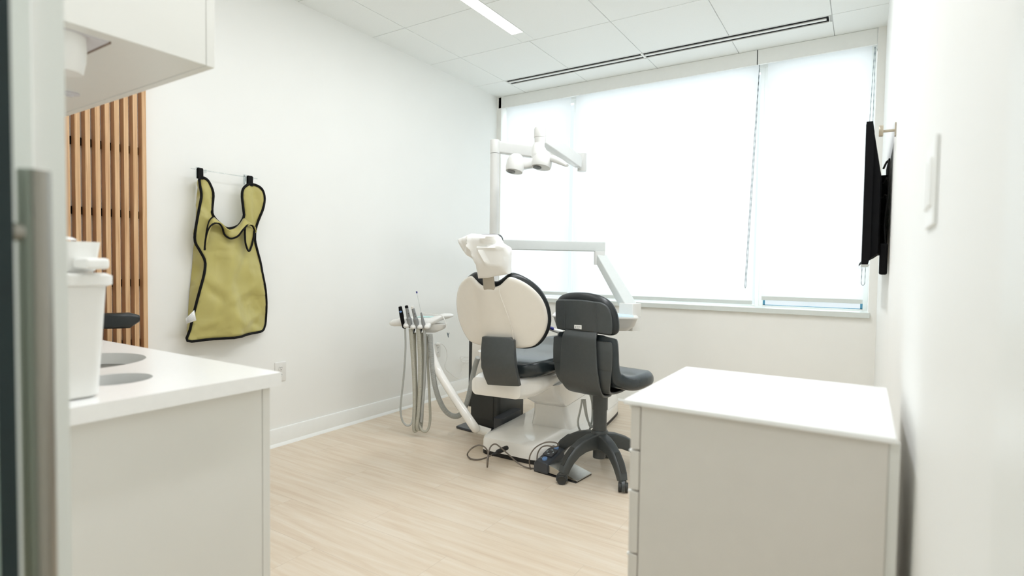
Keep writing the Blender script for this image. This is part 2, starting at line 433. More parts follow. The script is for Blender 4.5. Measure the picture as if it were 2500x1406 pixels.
# baseboards with a small cove at the floor
def baseboard(name, y0, y1, x, sgn):
    prof = [(0, 0), (0.026, 0), (0.024, 0.006), (0.013, 0.018), (0.012, 0.100), (0.009, 0.106), (0, 0.107)]
    mb = MB().loft([[Vector((x+sgn*a, yy, b)) for a, b in prof] for yy in (y0, y1)])
    struct(name, mb, 'trim')
baseboard('baseboard_left', 0.86, 4.31, XL, 1)
baseboard('baseboard_right', 1.53, 4.38, XR, -1)
prof = [(0, 0), (0.026, 0), (0.024, 0.006), (0.013, 0.018), (0.012, 0.100), (0.009, 0.106), (0, 0.107)]
struct('baseboard_window', MB().loft([[Vector((xx, YW-a, b)) for a, b in prof] for xx in (XL+0.03, XR-0.03)]), 'trim')

# ceiling: lay-in tiles with a hair-line gap, one slab above
GX = [-3.02]+[-2.658+0.6096*k for k in range(5)]+[0.12]
GY = [YB]+[2.804-0.6096*k for k in range(7, 0, -1)]+[2.804, 3.413, 4.023, YW+0.01]
tl = MB(); g = 0.0026
LX0, LX1, LY0, LY1 = -2.098, -2.004, 2.045, 3.262      # linear lamp
VX0, VX1, VY0, VY1 = -2.646, -0.238, 4.026, 4.128      # slot vent
for i in range(len(GX)-1):
    for j in range(len(GY)-1):
        x0, x1, y0, y1 = GX[i]+g, GX[i+1]-g, GY[j]+g, GY[j+1]-g
        if y1 > 4.1 and x1 > -2.65 and x0 < -0.25: y0 = VY1+0.004
        if 1.9 < y0 < 3.40 and abs(x1-(-2.048)) < 0.02: x1 = LX0-0.004
        if 1.9 < y0 < 3.40 and abs(x0-(-2.048)) < 0.02: x0 = LX1+0.004
        if x1-x0 > 0.01 and y1-y0 > 0.01: tl.box(x0, x1, y0, y1, ZC, ZC+0.02)
struct('ceiling', tl, 'tile', 0.0015)
struct('ceiling_grid', bx(XL-0.1, XR+0.1, YB-0.1, 4.7, ZC+0.006, ZC+0.10), 'grid')
struct('trim_4', bx(LX0-0.002, LX1+0.002, LY1+0.003, 3.408, ZC+0.001, ZC+0.006), 'tile')   # blank cap past the lamp
# linear ceiling lamp
def strip_lamp(x0, x1, y0, y1, label, grp=None):
    t = thing('ceiling_light', label, 'light', ((x0+x1)/2, (y0+y1)/2, ZC), grp)
    fr = MB(); fr.box(x0-0.002, x0+0.003, y0, y1, ZC-0.001, ZC+0.006); fr.box(x1-0.003, x1+0.002, y0, y1, ZC-0.001, ZC+0.006)
    fr.box(x0+0.003, x1-0.003, y1-0.003, y1, ZC-0.001, ZC+0.006); fr.box(x0+0.003, x1-0.003, y0, y0+0.003, ZC-0.001, ZC+0.006)
    build('frame', fr, 'trim', t)
    build('diffuser', bx(x0+0.003, x1-0.003, y0+0.003, y1-0.003, ZC+0.001, ZC+0.0055), 'led', t)
    return t
strip_lamp(LX0, LX1, LY0, LY1, 'narrow glowing strip light recessed in the white tiled ceiling')
# slot vent
t = thing('ceiling_vent', 'long black double-slot air vent in the ceiling beside the window', 'vent', ((VX0+VX1)/2, (VY0+VY1)/2, ZC))
build('backing', bx(VX0, VX1, VY0, VY1, ZC+0.003, ZC+0.0058), 'black', t, label='black slot interior')
fr = MB(); fr.box(VX0, VX1, VY1-0.006, VY1+0.002, ZC-0.003, ZC+0.003); fr.box(VX0, VX1, VY0-0.003, VY0+0.001, ZC-0.002, ZC+0.003)
fr.box(VX0-0.004, VX0, VY0, VY1, ZC-0.003, ZC+0.003); fr.box(VX1, VX1+0.004, VY0, VY1, ZC-0.003, ZC+0.003); fr.box(-1.446-0.008, -1.446+0.008, VY0, VY1, ZC-0.003, ZC+0.003)
build('frame', fr, 'trim', t)
for a, b in ((VX0+0.006, -1.458), (-1.434, VX1-0.014)):
    build('vane', bx(a, b, VY0+0.036, VY0+0.062, ZC-0.003, ZC+0.003), 'trim', t, label='white dividing blade')

# window head: shade pockets in two lengths
struct('trim_5', bx(-2.956, -0.703, YW, 4.40, 2.588, ZC-0.001), 'trim', 0.003)
struct('trim_6', bx(-0.699, 0.026, YW, 4.40, 2.588, ZC-0.001), 'trim', 0.003)
# sill
struct('trim_7', bx(WX0-0.01, WX1+0.010, 4.352, 4.50, 0.791, 0.828), 'sill', 0.003)
# three window bays: frame and pane
MULL = [WX0+0.002, -2.20, -0.665, WX1-0.002]
for i in range(3):
    a, b = MULL[i], MULL[i+1]; f = MB(); y0, y1 = 4.505, 4.56; s = 0.030; z0, z1 = 0.829, 2.599
    f.box(a, a+s, y0, y1, z0, z1); f.box(b-s, b, y0, y1, z0, z1); f.box(a+s, b-s, y0, y1, z0, z0+0.012); f.box(a+s, b-s, y0, y1, z1-s, z1)
    wn = build('window_%d' % (i+1), f, 'trim', None, 0.002); wn['kind'] = 'structure'
    build('pane', bx(a+s, b-s, 4.528, 4.534, z0+0.012, z1-s), 'glass', wn)
    if i < 2: continue
    gk = MB(); gk.box(a+s, a+s+0.014, 4.51, 4.527, z0+0.012, 0.92); gk.box(b-s-0.014, b-s, 4.51, 4.527, z0+0.012, 0.92); gk.box(a+s, b-s, 4.51, 4.527, z0+0.012, z0+0.016)
    M['gasket'] = M.get('gasket') or mat('blue_grey_gasket', (0.08, 0.28, 0.42), 0.4, noise=0.03)
    build('gasket', gk, 'gasket', wn, label='blue-grey glazing strip')
# roller blinds
def blind(x0, x1, zb, label):
    t = thing('roller_blind', label, 'blind', ((x0+x1)/2, 4.43, zb), 'roller blinds over the window')
    n = 14; mb = MB(); R = []
    for k in range(n+1):
        z = zb+0.028+(2.60-zb-0.028)*k/n
        R.append([Vector((x0, 4.430, z)), Vector((x1, 4.430, z)), Vector((x1, 4.4308, z)), Vector((x0, 4.4308, z))])
    build('shade_fabric', MB().loft(R), 'blind', t)
    build('hem_bar', bx(x0+0.002, x1-0.002, 4.422, 4.439, zb, zb+0.030), 'sill', t, 0.004)
    build('roller', MB().cyl((x0, 4.435, 2.638), (x1, 4.435, 2.638), 0.028), 'trim', t)
    return t
b1 = blind(-2.895, -2.222, 0.855, 'left narrow white roller blind behind the operating light pole')
b2 = blind(-2.172, -0.695, 0.845, 'widest white roller blind in the middle of the window')
b3 = blind(-0.636, -0.002, 0.882, 'right white roller blind stopping short of the sill behind the television')
def chain(x, z0, z1, y, label, par, gap=0.012, lean=0.0):
    mb = MB(); N = 70
    for sx in (-gap, gap):
        pts = []
        for k in range(N+1):
            z = z1+(z0-z1)*k/N; pts.append(Vector((x+sx*(0.25+0.75*min(1, k/25))+lean*k/N, y, z)))
        mb.tube(pts, [0.0009 if i % 2 else 0.0021 for i in range(N+1)], 6)
    mb.tube([Vector((x-gap+lean, y, z0)), Vector((x+lean, y, z0-0.014)), Vector((x+gap+lean, y, z0))], 0.0015, 6, smooth=4)
    M['chain'] = M.get('chain') or mat('steel_bead_chain', (0.16, 0.20, 0.22), 0.35, 0.5)
    build('chain', mb, 'chain', par, smooth=0)
chain(-0.690, 0.98, 2.60, 4.415, '', b2, 0.004, -0.055)
chain(0.014, 1.02, 2.58, 4.405, '', b3, 0.010, -0.02)
jn = MB(); jn.box(-0.7035, -0.6985, 4.3795, 4.385, 2.588, ZC-0.002)
struct('trim_8', jn, 'dark')

# timber slat screen on the left wall
t = thing('slat_screen', 'row of tall pale oak slats mounted on the left wall', 'screen', (XL, 1.0, 0))
edges = [(181.3, 194.7), (207.1, 219.9), (232, 244.4), (255.6, 267.9), (278.8, 291.2), (301.9, 313.2), (323.9, 335.5), (345.8, 357.2)]
ya = [at_x((a+b)/2, 300, XL+0.050).y for a, b in edges]
pitch = (ya[-1]-ya[1])/6; y = ya[-1]; sw = pitch*0.52
for k in range(17):
    build('slat', bx(XL+0.012, XL+0.050, y-sw/2, y+sw/2, 0.02, ZC-0.002), 'wood', t, 0.0015); y -= pitch
for z in (at_x(338, 369, XL+0.01).z, at_x(338, 525, XL+0.01).z, at_x(338, 690, XL+0.01).z, at_x(338, 836, XL+0.01).z):
    build('rail', bx(XL+0.001, XL+0.0118, y+pitch/2, ya[-1]+sw/2-0.004, z-0.017, z+0.017), 'black', t, label='black mounting rail behind the slats')

# ------------------------------------------------------------------ left base cabinet, worktop and wall cabinet
CX = -1.143; CY1 = 0.802
t = thing('base_cabinet', 'white laminate base cabinet under the left worktop', 'cabinet', (-1.9, 0.53, 0))
mb = MB(); zt_c = ZT-0.033; yb_ = YF1+0.002
mb.box(-1.188, -1.17, yb_, 0.770, 0.0, zt_c); mb.box(-2.6, -2.582, yb_, 0.770, 0.0, zt_c); mb.box(-2.582, -1.188, yb_, yb_+0.008, 0.0, zt_c); mb.box(-2.582, -1.188, yb_+0.008, 0.770, 0.10, 0.118); mb.box(-2.582, -1.188, 0.70, 0.718, 0.0, 0.10)
build('body', mb, 'white_lam', t, 0.001)
for x0, x1 in ((-1.648, -1.172), (-2.124, -1.652), (-2.598, -2.128)):
    d = build('door', bx(x0, x1, 0.7725, 0.792, 0.104, ZT-0.038), 'white_lam', t, 0.0015)
    build('handle', MB().tube([(x1-0.05, 0.792, 0.62), (x1-0.05, 0.815, 0.63), (x1-0.05, 0.815, 0.72), (x1-0.05, 0.792, 0.73)], 0.005, 8), 'steel', d)
# worktop with two round cut-outs
def circ(c, r, n=96): return [(c[0]+r*math.cos(2*PI*k/n), c[1]+r*math.sin(2*PI*k/n)) for k in range(n)]
H1, R1, H2, R2 = (-1.668, 0.591), 0.144, (-1.356, 0.545), 0.070
def slab(x0, x1, y0, y1, z0, z1, holes):
    V = [Vector(p) for p in ((x0, y0), (x1, y0), (x1, y1), (x0, y1))]; E = [(0, 1), (1, 2), (2, 3), (3, 0)]
    for c, r in holes:
        o = len(V); q = circ(c, r); V += [Vector(p) for p in q]; E += [(o+i, o+(i+1) % len(q)) for i in range(len(q))]
    R = delaunay_2d_cdt(V, E, [], 1, 1e-7); P = R[0]; T = []
    for f in R[2]:
        if not any(all((P[i]-Vector(h)).length < r*1.001 for i in f) for h, r in holes): T.append(tuple(f))
    n = len(P); vs = [Vector((p.x, p.y, z1)) for p in P]+[Vector((p.x, p.y, z0)) for p in P]; fs = []
    for f in T: fs += [f, tuple(n+i for i in reversed(f))]
    ed = {(a, b) for f in T for a, b in zip(f, f[1:]+f[:1])}
    for a, b in ed:
        if (b, a) not in ed: fs.append((b, a, n+a, n+b))
    return MB().add(vs, fs)
o = build('worktop', slab(-2.62, CX, YF1+0.002, CY1, ZT-0.031, ZT, ((H1, R1), (H2, R2))), 'quartz', None, 0, smooth=35)
setp(o, 'thick white stone worktop with two round openings, on the left cabinet', 'worktop')
mb = MB().lathe((H1[0], H1[1], 0), [(R1+0.006, ZT-0.0315), (R1+0.004, ZT-0.033), (R1-0.004, ZT-0.06), (R1-0.02, ZT-0.15), (0.04, ZT-0.17), (0.002, ZT-0.172), (0.002, ZT-0.175), (R1-0.016, ZT-0.154), (R1+0.004, ZT-0.065), (R1+0.010, ZT-0.0335)], n=40)
setp(build('sink_bowl', mb, 'bowl'), 'round steel sink bowl sunk in the left white worktop', 'sink')
mb = MB().lathe((H2[0], H2[1], 0), [(R2+0.005, ZT-0.0315), (R2+0.001, ZT-0.035), (R2-0.004, ZT-0.2), (R2-0.006, ZT-0.2), (R2-0.001, ZT-0.36), (R2+0.009, ZT-0.0335)], n=40, caps=False)
M['greyp'] = mat('grey_liner', (0.42, 0.44, 0.42), 0.35)
setp(build('waste_chute', mb, 'greyp'), 'pale grey round waste chute opening nearest the worktop front edge', 'chute')
# wall cabinet above
UZ = 1.503; UY = 0.663
t = thing('wall_cabinet', 'white laminate wall cabinet hanging above the left worktop', 'cabinet', (-1.9, 0.46, UZ))
mb = MB(); mb.box(-2.62, -1.17, YF1+0.002, UY-0.0185, UZ+0.0003, 2.50)
build('body', mb, 'white_lam', t, 0.001)
for x0, x1 in ((-1.648, -1.170), (-2.132, -1.652), (-2.618, -2.136)):
    build('door', bx(x0, x1, UY-0.0175, UY, UZ, 2.50), 'white_lam', t, 0.001)
# recessed dispenser hatch under the wall cabinet
t = thing('paper_dispenser', 'flat dispenser hatch with a painted brown shadow strip under the wall cabinet', 'dispenser', (-1.33, 0.42, UZ))
M['lav'] = mat('lavender_white_plastic', (0.62, 0.60, 0.62), 0.5)
build('plate', bx(-1.50, -1.204, 0.315, 0.482, UZ-0.002, UZ+0.0015), 'lav', t)
build('slot_shadow', bx(-1.50, -1.204, 0.482, 0.4855, UZ-0.003, UZ+0.0015), 'brown', t, label='thin brown strip painted as slot shadow')  # brown strip stands in for the shadow in the gap
# tapered white cup holder hanging beside the hatch
cc = at_z(158, 84, UZ-0.001)
mb = MB().lathe((cc.x, cc.y, 0), [(0.001, UZ-0.001), (0.031, UZ-0.001), (0.032, UZ-0.025), (0.031, UZ-0.045), (0.027, UZ-0.066), (0.025, UZ-0.069), (0.0, UZ-0.069)], n=36, caps=False)
setp(build('cup_dispenser', mb, 'wplastic'), 'small tapered white dispenser hanging under the wall cabinet', 'dispenser')
pk = at_z(170, 227, UZ-0.0)
mb = MB().lathe((pk.x, pk.y, 0), [(0.020, UZ+0.001), (0.020, UZ-0.003), (0.008, UZ-0.005), (0.006, UZ-0.009), (0.0, UZ-0.009)], n=24)
setp(build('puck_light', mb, 'lav'), 'tiny round fitting on the underside of the wall cabinet', 'fitting')

# white waste bin and glove box standing on the worktop edge by the doorway
bc = Vector((-1.255, 0.408, ZT))
fb = Frame(bc, 0.0)
t = thing('sharps_bin', 'tall tapered white plastic bin with a wide rim on the worktop', 'bin', bc)
def taper(fr, levels, r, dt=0.0):
    return MB().loft([[fr.p(x, y, z) for x, y in rrect(0, 0, a, b, r)] for a, b, z in levels])
build('body', taper(fb, [(0.052, 0.048, 0.001), (0.058, 0.053, 0.006), (0.072, 0.062, 0.212)], 0.018), 'wplastic', t)
build('rim', taper(fb, [(0.073, 0.063, 0.206), (0.080, 0.070, 0.210), (0.080, 0.070, 0.226), (0.072, 0.062, 0.231)], 0.02), 'wplastic', t)
f2 = Frame(bc+Vector((-0.02, 0.003, 0.2322)), 0.0)
t = thing('tissue_box', 'white box with tissue and side flap stacked on the white bin', 'box', f2.o)
build('box', taper(f2, [(0.058, 0.046, 0.0), (0.062, 0.050, 0.004), (0.068, 0.056, 0.056)], 0.006), 'paper', t)
build('flap', bx(0.062, 0.120, 0.012, 0.050, 0.006, 0.026, fr=f2), 'paper', t, 0.006)
q = []
for k in range(9):
    a = k/8; q.append([f2.p(-0.07+0.14*a, (0.02-0.04*j)*(1-0.2*abs(a-0.5)), 0.055+(0.003 if j in (0, 1) else 0)+0.018*math.sin(a*PI)*(1+0.5*math.sin(9*a))*(0.4+0.6*math.sin(PI*j/3))) for j in range(4)])
mb = MB(); mb.loft(q, caps=False, closed=False)
build('tissue', mb, 'paper', t)

# ------------------------------------------------------------------ right drawer cabinet
RX0, RX1, RY0, RY1 = -0.387, 0.050, 1.018, 1.464
o = build('worktop', bx(RX0, RX1, RY0, RY1, ZT-0.010, ZT), 'quartz', None, 0.003)
setp(o, 'thin square white worktop on the low drawer cabinet by the right wall', 'worktop')
t = thing('drawer_cabinet', 'low white cabinet with four drawers against the right wall', 'cabinet', (-0.16, 1.24, 0))
mb = MB(); mb.box(-0.355, 0.040, RY0+0.012, RY1-0.005, 0.08, ZT-0.0105); mb.box(-0.33, 0.040, RY0+0.03, RY1-0.02, 0, 0.08)
build('body', mb, M['white_edge'], t, 0.001)
build('filler', bx(0.0402, 0.055, RY0+0.016, RY0+0.030, 0.0, ZT-0.012), 'white_lam', t, 0.001)
zs = [ZT-0.0125]
for yy in (1097, 1196, 1350): zs.append(at_y(1540, yy, RY0+0.012).z)
zs.append(0.10)
for i in range(4):
    d = build('drawer', bx(-0.3755, -0.3565, RY0+0.012, RY1-0.005, zs[i+1]+0.0015, zs[i]-0.0015), M['white_edge'], t, 0.002)
    build('edge_pull', bx(-0.3785, -0.366, RY0+0.014, RY1-0.006, zs[i]-0.0065, zs[i]-0.001), 'trim', d, 0.001)
# ================================================================== LEFT WALL THINGS
class WallFrame:
    """frame on the left wall: s along +y, t out of the wall (+x), z up"""
    def __init__(self, x): self.o = Vector((x, 0, 0)); self.u = Vector((0, 1, 0)); self.v = Vector((1, 0, 0))
    def p(self, s, t, z): return Vector((self.o.x+t, s, z))
WF = WallFrame(XL)
def wl(x, y, t=0.0): w = at_x(x, y, XL+t); return (w.y, w.z)
# clear acrylic rail the apron hangs on
TA = 0.075
rl, rr = wl(466, 411, TA), wl(628, 436, TA)
zr = (wl(505, 417, TA)[1]+wl(600, 432, TA)[1])/2
t = thing('apron_rail', 'thin clear rail with two brackets holding the olive apron', 'rail', WF.p((rl[0]+rr[0])/2, 0, zr))
M['acryl'] = mat_glass('clear_acrylic', (0.90, 0.92, 0.92), 0.12)
build('rod', MB().cyl(WF.p(rl[0], TA, zr), WF.p(rr[0], TA, zr), 0.003, 10), 'acryl', t)
for px in (483, 598):
    s0 = wl(px, 430, 0.0)[0]
    mb = MB(); mb.box(0.0005, 0.004, s0-0.010, s0+0.010, zr-0.032, zr+0.024); mb.v = [Vector((XL+v.x, v.y, v.z)) for v in mb.v]
    m2 = MB().box(XL+0.004, XL+TA+0.006, s0-0.002, s0+0.002, zr-0.012, zr+0.006); mb.add(m2.v, m2.f)
    br = build('wall_bracket', mb, 'acryl', t)
    build('screw', MB().cyl(WF.p(s0, 0.004, zr+0.018), WF.p(s0, 0.006, zr+0.018), 0.004, 12), 'chrome', br)
    build('screw', MB().cyl(WF.p(s0, 0.004, zr-0.024), WF.p(s0, 0.006, zr-0.024), 0.004, 12), 'chrome', br)

ap = thing('xray_apron', 'olive green protective apron with black piping hanging on the left wall', 'apron', WF.p(1.75, 0, 0.70))
front_px = [(487, 434), (500, 437), (512, 450), (520, 470), (519, 495), (516, 515), (520, 528), (534, 546), (548, 557), (566, 556), (583, 547), (594, 530), (593, 510), (590, 480), (592, 462), (600, 452), (612, 449), (628, 454), (640, 467), (645, 484), (641, 505), (633, 530), (625, 560), (623, 585), (630, 610), (640, 640), (646, 680), (654, 720), (660, 750), (664, 785), (660, 800), (650, 809), (620, 814), (560, 823), (500, 829), (458, 832), (466, 805), (474, 770), (482, 730), (492, 680), (498, 650), (497, 632), (488, 612), (477, 590), (477, 560), (482, 530), (488, 500), (491, 475), (488, 455)]
FP = [wl(x, y, TA) for x, y in front_px]
YN, YR = min(p[0] for p in FP), max(p[0] for p in FP)
AR = []
for p_, q_, w_, h_ in (((520, 565), (507, 640), 0.030, 0.012), ((562, 620), (548, 700), 0.045, 0.016), ((600, 612), (586, 668), 0.022, -0.012), ((640, 650), (655, 765), 0.030, 0.012), ((502, 700), (545, 742), 0.026, -0.014),
                       ((545, 742), (622, 700), 0.026, 0.013), ((560, 765), (604, 800), 0.030, 0.012), ((482, 800), (525, 783), 0.022, 0.010), ((620, 785), (650, 800), 0.020, -0.010), ((590, 792), (640, 770), 0.022, 0.011),
                       ((602, 460), (600, 545), 0.012, 0.009), ((622, 472), (634, 510), 0.012, -0.007), ((612, 470), (614, 540), 0.010, 0.006), ((497, 455), (513, 515), 0.009, 0.008), ((492, 470), (512, 530), 0.008, -0.006), ((530, 700), (512, 790), 0.028, 0.010), ((575, 700), (600, 760), 0.030, -0.010)):
    AR.append((Vector(wl(p_[0], p_[1], TA)), Vector(wl(q_[0], q_[1], TA)), w_, h_))
def apron_t(s, z):
    rid = 0; P_ = Vector((s, z))
    for a_, b_, w_, h_ in AR:
        d_ = b_-a_; t_ = max(0, min(1, (P_-a_).dot(d_)/d_.length_squared)); e_ = (P_-a_-d_*t_).length/w_; rid += h_*math.exp(-e_*e_*1.3)*math.sin(PI*(0.15+0.7*t_))
    return apron_b(s, z)+rid
def apron_b(s, z):
    k = (s-YN)/(YR-YN)                                             # 0 at the near edge, 1 at the far edge
    body = max(0.0, min(1.0, (1.40-z)/0.35))
    b = TA+0.022*math.sin(min(1, max(0, k))*PI)*(0.4+0.6*body)-0.050*max(0, k-0.45)/0.55*body
    f = 0.016*math.sin(7*k+5.5*z)*math.sin(9*z+2*k)*body+0.006*math.sin(15*k+14*z)*math.sin(11*z-3*k)*body+0.006*math.sin(38*(k+0.12*z))*(1-body)*(1 if z > 1.25 else 0)
    f += 0.010*math.exp(-((k-0.42+0.25*(z-1.0))/0.10)**2)*body
    hem = 0.008*math.sin(16*k)*max(0, 1-(z-0.70)/0.12) if z < 0.82 else 0
    return b+f+hem
FPs = [tuple(v) for v in spline([Vector(p) for p in FP], 3, True)]
V, T = patch(FPs, 0.016)
mb = MB().add([WF.p(v.x, apron_t(v.x, v.y), v.y) for v in V], T)
o = build('front_panel', mb, 'fabric', ap, smooth=180)
so = o.modifiers.new('thick', 'SOLIDIFY'); so.thickness = 0.003; so.offset = -1
# piping round the edge
i0 = 0; ring = [WF.p(s, apron_t(s, z)+0.001, z) for s, z in FPs]
build('piping', MB().tube(ring+[ring[0]], 0.0068, 8, cap=False), 'piping', ap)
# side flank turning back to the wall on the near side
fl_front = [(487, 436), (488, 455), (491, 475), (488, 500), (482, 530), (477, 560), (477, 590), (488, 612), (497, 632), (498, 650), (492, 680), (482, 730), (474, 770), (466, 805), (458, 831)]
fl_wall = [(484, 440), (482, 460), (480, 480), (479, 500), (478, 530), (476, 560), (474, 590), (471, 620), (469, 650), (465, 690), (461, 730), (459, 770), (457, 805), (456, 830)]
N = 40
def along(px, t):
    P = spline([Vector(wl(x, y, t)) for x, y in px], 8); return P
A = along(fl_front, TA); B = along(fl_wall, 0.006); rows = []
for i in range(N+1):
    a = A[int(i/N*(len(A)-1))]; b = B[int(i/N*(len(B)-1))]; row = []
    for j in range(7):
        k = j/6; s = a.x+(b.x-a.x)*k; z = a.y+(b.y-a.y)*k; tt = apron_t(a.x, a.y)*(1-k)+0.006*k
        row.append(WF.p(s-0.010*math.sin(k*PI)*math.sin(i*0.9), tt, z+0.003*math.sin(i*1.3)*math.sin(k*PI)))
    rows.append(row)
build('side_panel', MB().loft(rows, caps=False, closed=False), 'fabric', ap, smooth=180)
# loops over the rail
for (x0, y0), (x1, y1), w in (((487, 414), (489, 436), 0.024), ((608, 433), (611, 453), 0.026)):
    s, z0 = wl((x0+x1)/2, y0, TA); _, z1 = wl(x1, y1, TA)
    pts = [(TA+0.012, z1-0.004), (TA+0.010, zr+0.004), (TA+0.003, zr+0.010), (TA-0.006, zr+0.006), (TA-0.007, z1)]
    mb = MB(); R = []
    for tt, z in pts: R.append([WF.p(s-w/2, tt, z), WF.p(s+w/2, tt, z), WF.p(s+w/2, tt-0.0025, z-0.0005), WF.p(s-w/2, tt-0.0025, z-0.0005)])
    build('loop', MB().loft(R), 'piping', ap, label='black webbing loop over the rail')
# fold-over collar: upper edge at the neck line, scalloped lower edge standing proud
col_top = [(520, 529), (534, 546), (548, 557), (566, 556), (583, 547), (594, 533), (600, 537), (612, 547), (622, 556)]
col_top = [(506, 549), (511, 536), (520, 529), (530, 536), (541, 546), (556, 560), (572, 557), (585, 546), (595, 533), (606, 540), (616, 548), (622, 557), (622, 570)]
col_bot = [(500, 610), (502, 585), (508, 562), (520, 547), (534, 545), (543, 556), (548, 572), (562, 582), (580, 577), (594, 560), (606, 549), (616, 551), (621, 562)]
def cpt(px, t): w = at_x(px[0], px[1], XL+t); return Vector((w.x, w.y, w.z))
ct = spline([cpt(p, TA+0.030) for p in col_top], 6); cb_ = spline([cpt(p, TA+0.030+0.038*abs(math.sin(i*0.52))) for i, p in enumerate(col_bot)], 6)
rows = [[ct[i].lerp(cb_[i], k/5)+Vector((0.018*math.sin(k/5*PI), 0, 0)) for k in range(6)] for i in range(len(ct))]
cl = build('collar', MB().loft(rows, caps=False, closed=False), 'fabric', ap, smooth=180)
so = cl.modifiers.new('thick', 'SOLIDIFY'); so.thickness = 0.004
build('collar_piping', MB().tube(cb_, 0.0048, 8), 'piping', cl)
build('collar_piping', MB().tube([cpt(p, TA+0.034) for p in [(499, 611), (502, 585), (505, 562), (511, 540), (520, 529)]], 0.0045, 8, smooth=6), 'piping', cl)
build('collar_piping', MB().tube([cpt(p, TA+0.045) for p in [(598, 556), (598, 575), (600, 596), (607, 613), (613, 604), (619, 580), (621, 562)]], 0.0050, 8, smooth=6), 'piping', cl)
tab = [cpt(p, TA+0.040) for p in [(598, 556), (598, 575), (600, 596), (607, 612), (613, 603), (619, 580), (620, 562), (610, 552)]]
cc = sum(tab, Vector())/len(tab)
mb = MB().add(tab+[cc], [(i, (i+1) % len(tab), len(tab)) for i in range(len(tab))])
build('collar_tab', mb, 'fabric', cl, smooth=180)
# care label
lp = [cpt(p, TA+0.02) for p in [(474, 757), (479, 782), (455, 791), (453, 778)]]
mb = MB().add(lp, [(0, 1, 2, 3)]); so = build('care_label', mb, 'paper', ap, label='white care label with fine print'); so.modifiers.new('t', 'SOLIDIFY').thickness = 0.001
mb = MB()
for k in range(7):
    a = 0.12+0.11*k
    p0 = lp[0].lerp(lp[1], a).lerp(lp[3].lerp(lp[2], a), 0.25 if k < 3 else 0.12); p1 = lp[0].lerp(lp[1], a).lerp(lp[3].lerp(lp[2], a), 0.86)
    mb.tube([p0+Vector((0.0012, 0, 0)), p1+Vector((0.0012, 0, 0))], 0.0008, 4)
M['finegrey'] = mat('fine_print_grey', (0.4, 0.4, 0.4), 0.6)
build('fine_print', mb, 'finegrey', so)

# duplex outlets
def outlet(y, z, label, dark=True):
    t = thing('power_outlet', label, 'outlet', WF.p(y, 0, z), 'outlets on the left wall')
    pl = MB().loft([[WF.p(y+a, d, z+b) for a, b in rrect(0, 0, w, h, 0.004)] for w, h, d in ((0.038, 0.059, 0.0005), (0.038, 0.059, 0.004), (0.035, 0.056, 0.0065))])
    build('plate', pl, 'wplastic', t)
    for dz in (0.021, -0.021):
        fc = build('socket', MB().lathe(WF.p(y, 0.0055, z+dz), [(0.0165, 0), (0.0165, 0.0025), (0.015, 0.003)], (1, 0, 0), 24), 'wplastic', t)
        sl = MB()
        for sy in (-0.0063, 0.0063): sl.box(XL+0.0085, XL+0.0091, y+sy-0.0012, y+sy+0.0012, z+dz-0.001, z+dz+0.008)
        m2 = MB().cyl(WF.p(y, 0.0085, z+dz-0.008), WF.p(y, 0.0091, z+dz-0.008), 0.0028, 10); sl.add(m2.v, m2.f)
        build('slot', sl, 'mark', fc)
    build('screw', MB().cyl(WF.p(y, 0.006, z), WF.p(y, 0.0075, z), 0.003, 10), 'chrome', t)
    return t
zo = wl(690, 909, 0.006)
outlet(at_x(684, 905, XL).y, at_x(684, 907, XL).z, 'white double outlet on the left wall behind the worktop corner')
oy, oz = at_x(1067, 855, XL).y, at_x(1067, 855, XL).z
outlet(oy, oz, 'white double outlet with a plug in it, behind the grey hoses')
# white charger plug and its cable
t = thing('power_cable', 'white plug and cable drooping from the far outlet along the wall', 'cable', WF.p(oy, 0.01, oz-0.3))
pg = at_x(1070, 840, XL+0.02)
build('plug', MB().lathe((XL+0.009, pg.y, pg.z), [(0.013, 0), (0.014, 0.012), (0.010, 0.028), (0.006, 0.034)], (1, 0, 0), 16), 'wplastic', t)
cp = [(1073, 838), (1082, 842), (1090, 855), (1091, 873), (1086, 890), (1088, 901), (1100, 912), (1113, 922), (1121, 922), (1127, 910), (1130, 893), (1132, 885), (1140, 880)]
pts = [at_x(x, y, XL+0.035-0.002*i) for i, (x, y) in enumerate(cp)]
build('cord', MB().tube([pg+Vector((0.02, 0, 0))]+pts, 0.0032, 8, smooth=6), 'wplastic', t)
cp = [(1150, 870), (1138, 871), (1126, 870), (1124, 876), (1134, 880), (1148, 878), (1150, 883), (1138, 885), (1127, 882), (1126, 876), (1138, 872), (1150, 874)]
build('coil', MB().tube([at_x(x, y, XL+0.06+0.004*(i % 3)) for i, (x, y) in enumerate(cp)], 0.0030, 8, smooth=5), 'wplastic', t)

# ================================================================== RIGHT WALL THINGS
# television, edge-on
t = thing('television', 'black flat television seen edge-on, mounted on the right wall', 'television', (0.03, 2.9, 1.13))
TY0, TY1 = 2.415, 3.37; tx0, tx1 = -0.010, -0.026      # front face x near, far
z0, z1 = 1.122, 1.642
def tvx(y): return tx0+(tx1-tx0)*(y-TY0)/(TY1-TY0)
mb = MB(); R = []
for d0, za, zb_ in ((0.0, z0, z1),):
    R = [[Vector((tvx(y)+dx, y, z)) for dx, z in ((0, z0), (0, z1), (0.020, z1), (0.026, z1-0.04), (0.026, z0+0.03), (0.020, z0))] for y in (TY0, TY1)]
build('panel', MB().loft(R), 'black', t, 0.001)
R = [[Vector((tvx(y)+0.024+dx*k, y, z)) for dx, z in ((0, z0+0.02), (0, z1-0.03), (0.034, z1-0.20), (0.034, z0+0.04))] for y, k in ((TY0+0.01, 0.7), (TY0+0.12, 1), (TY1-0.16, 1), (TY1-0.04, 0.5))]
build('back_cover', MB().loft(R), 'black', t)
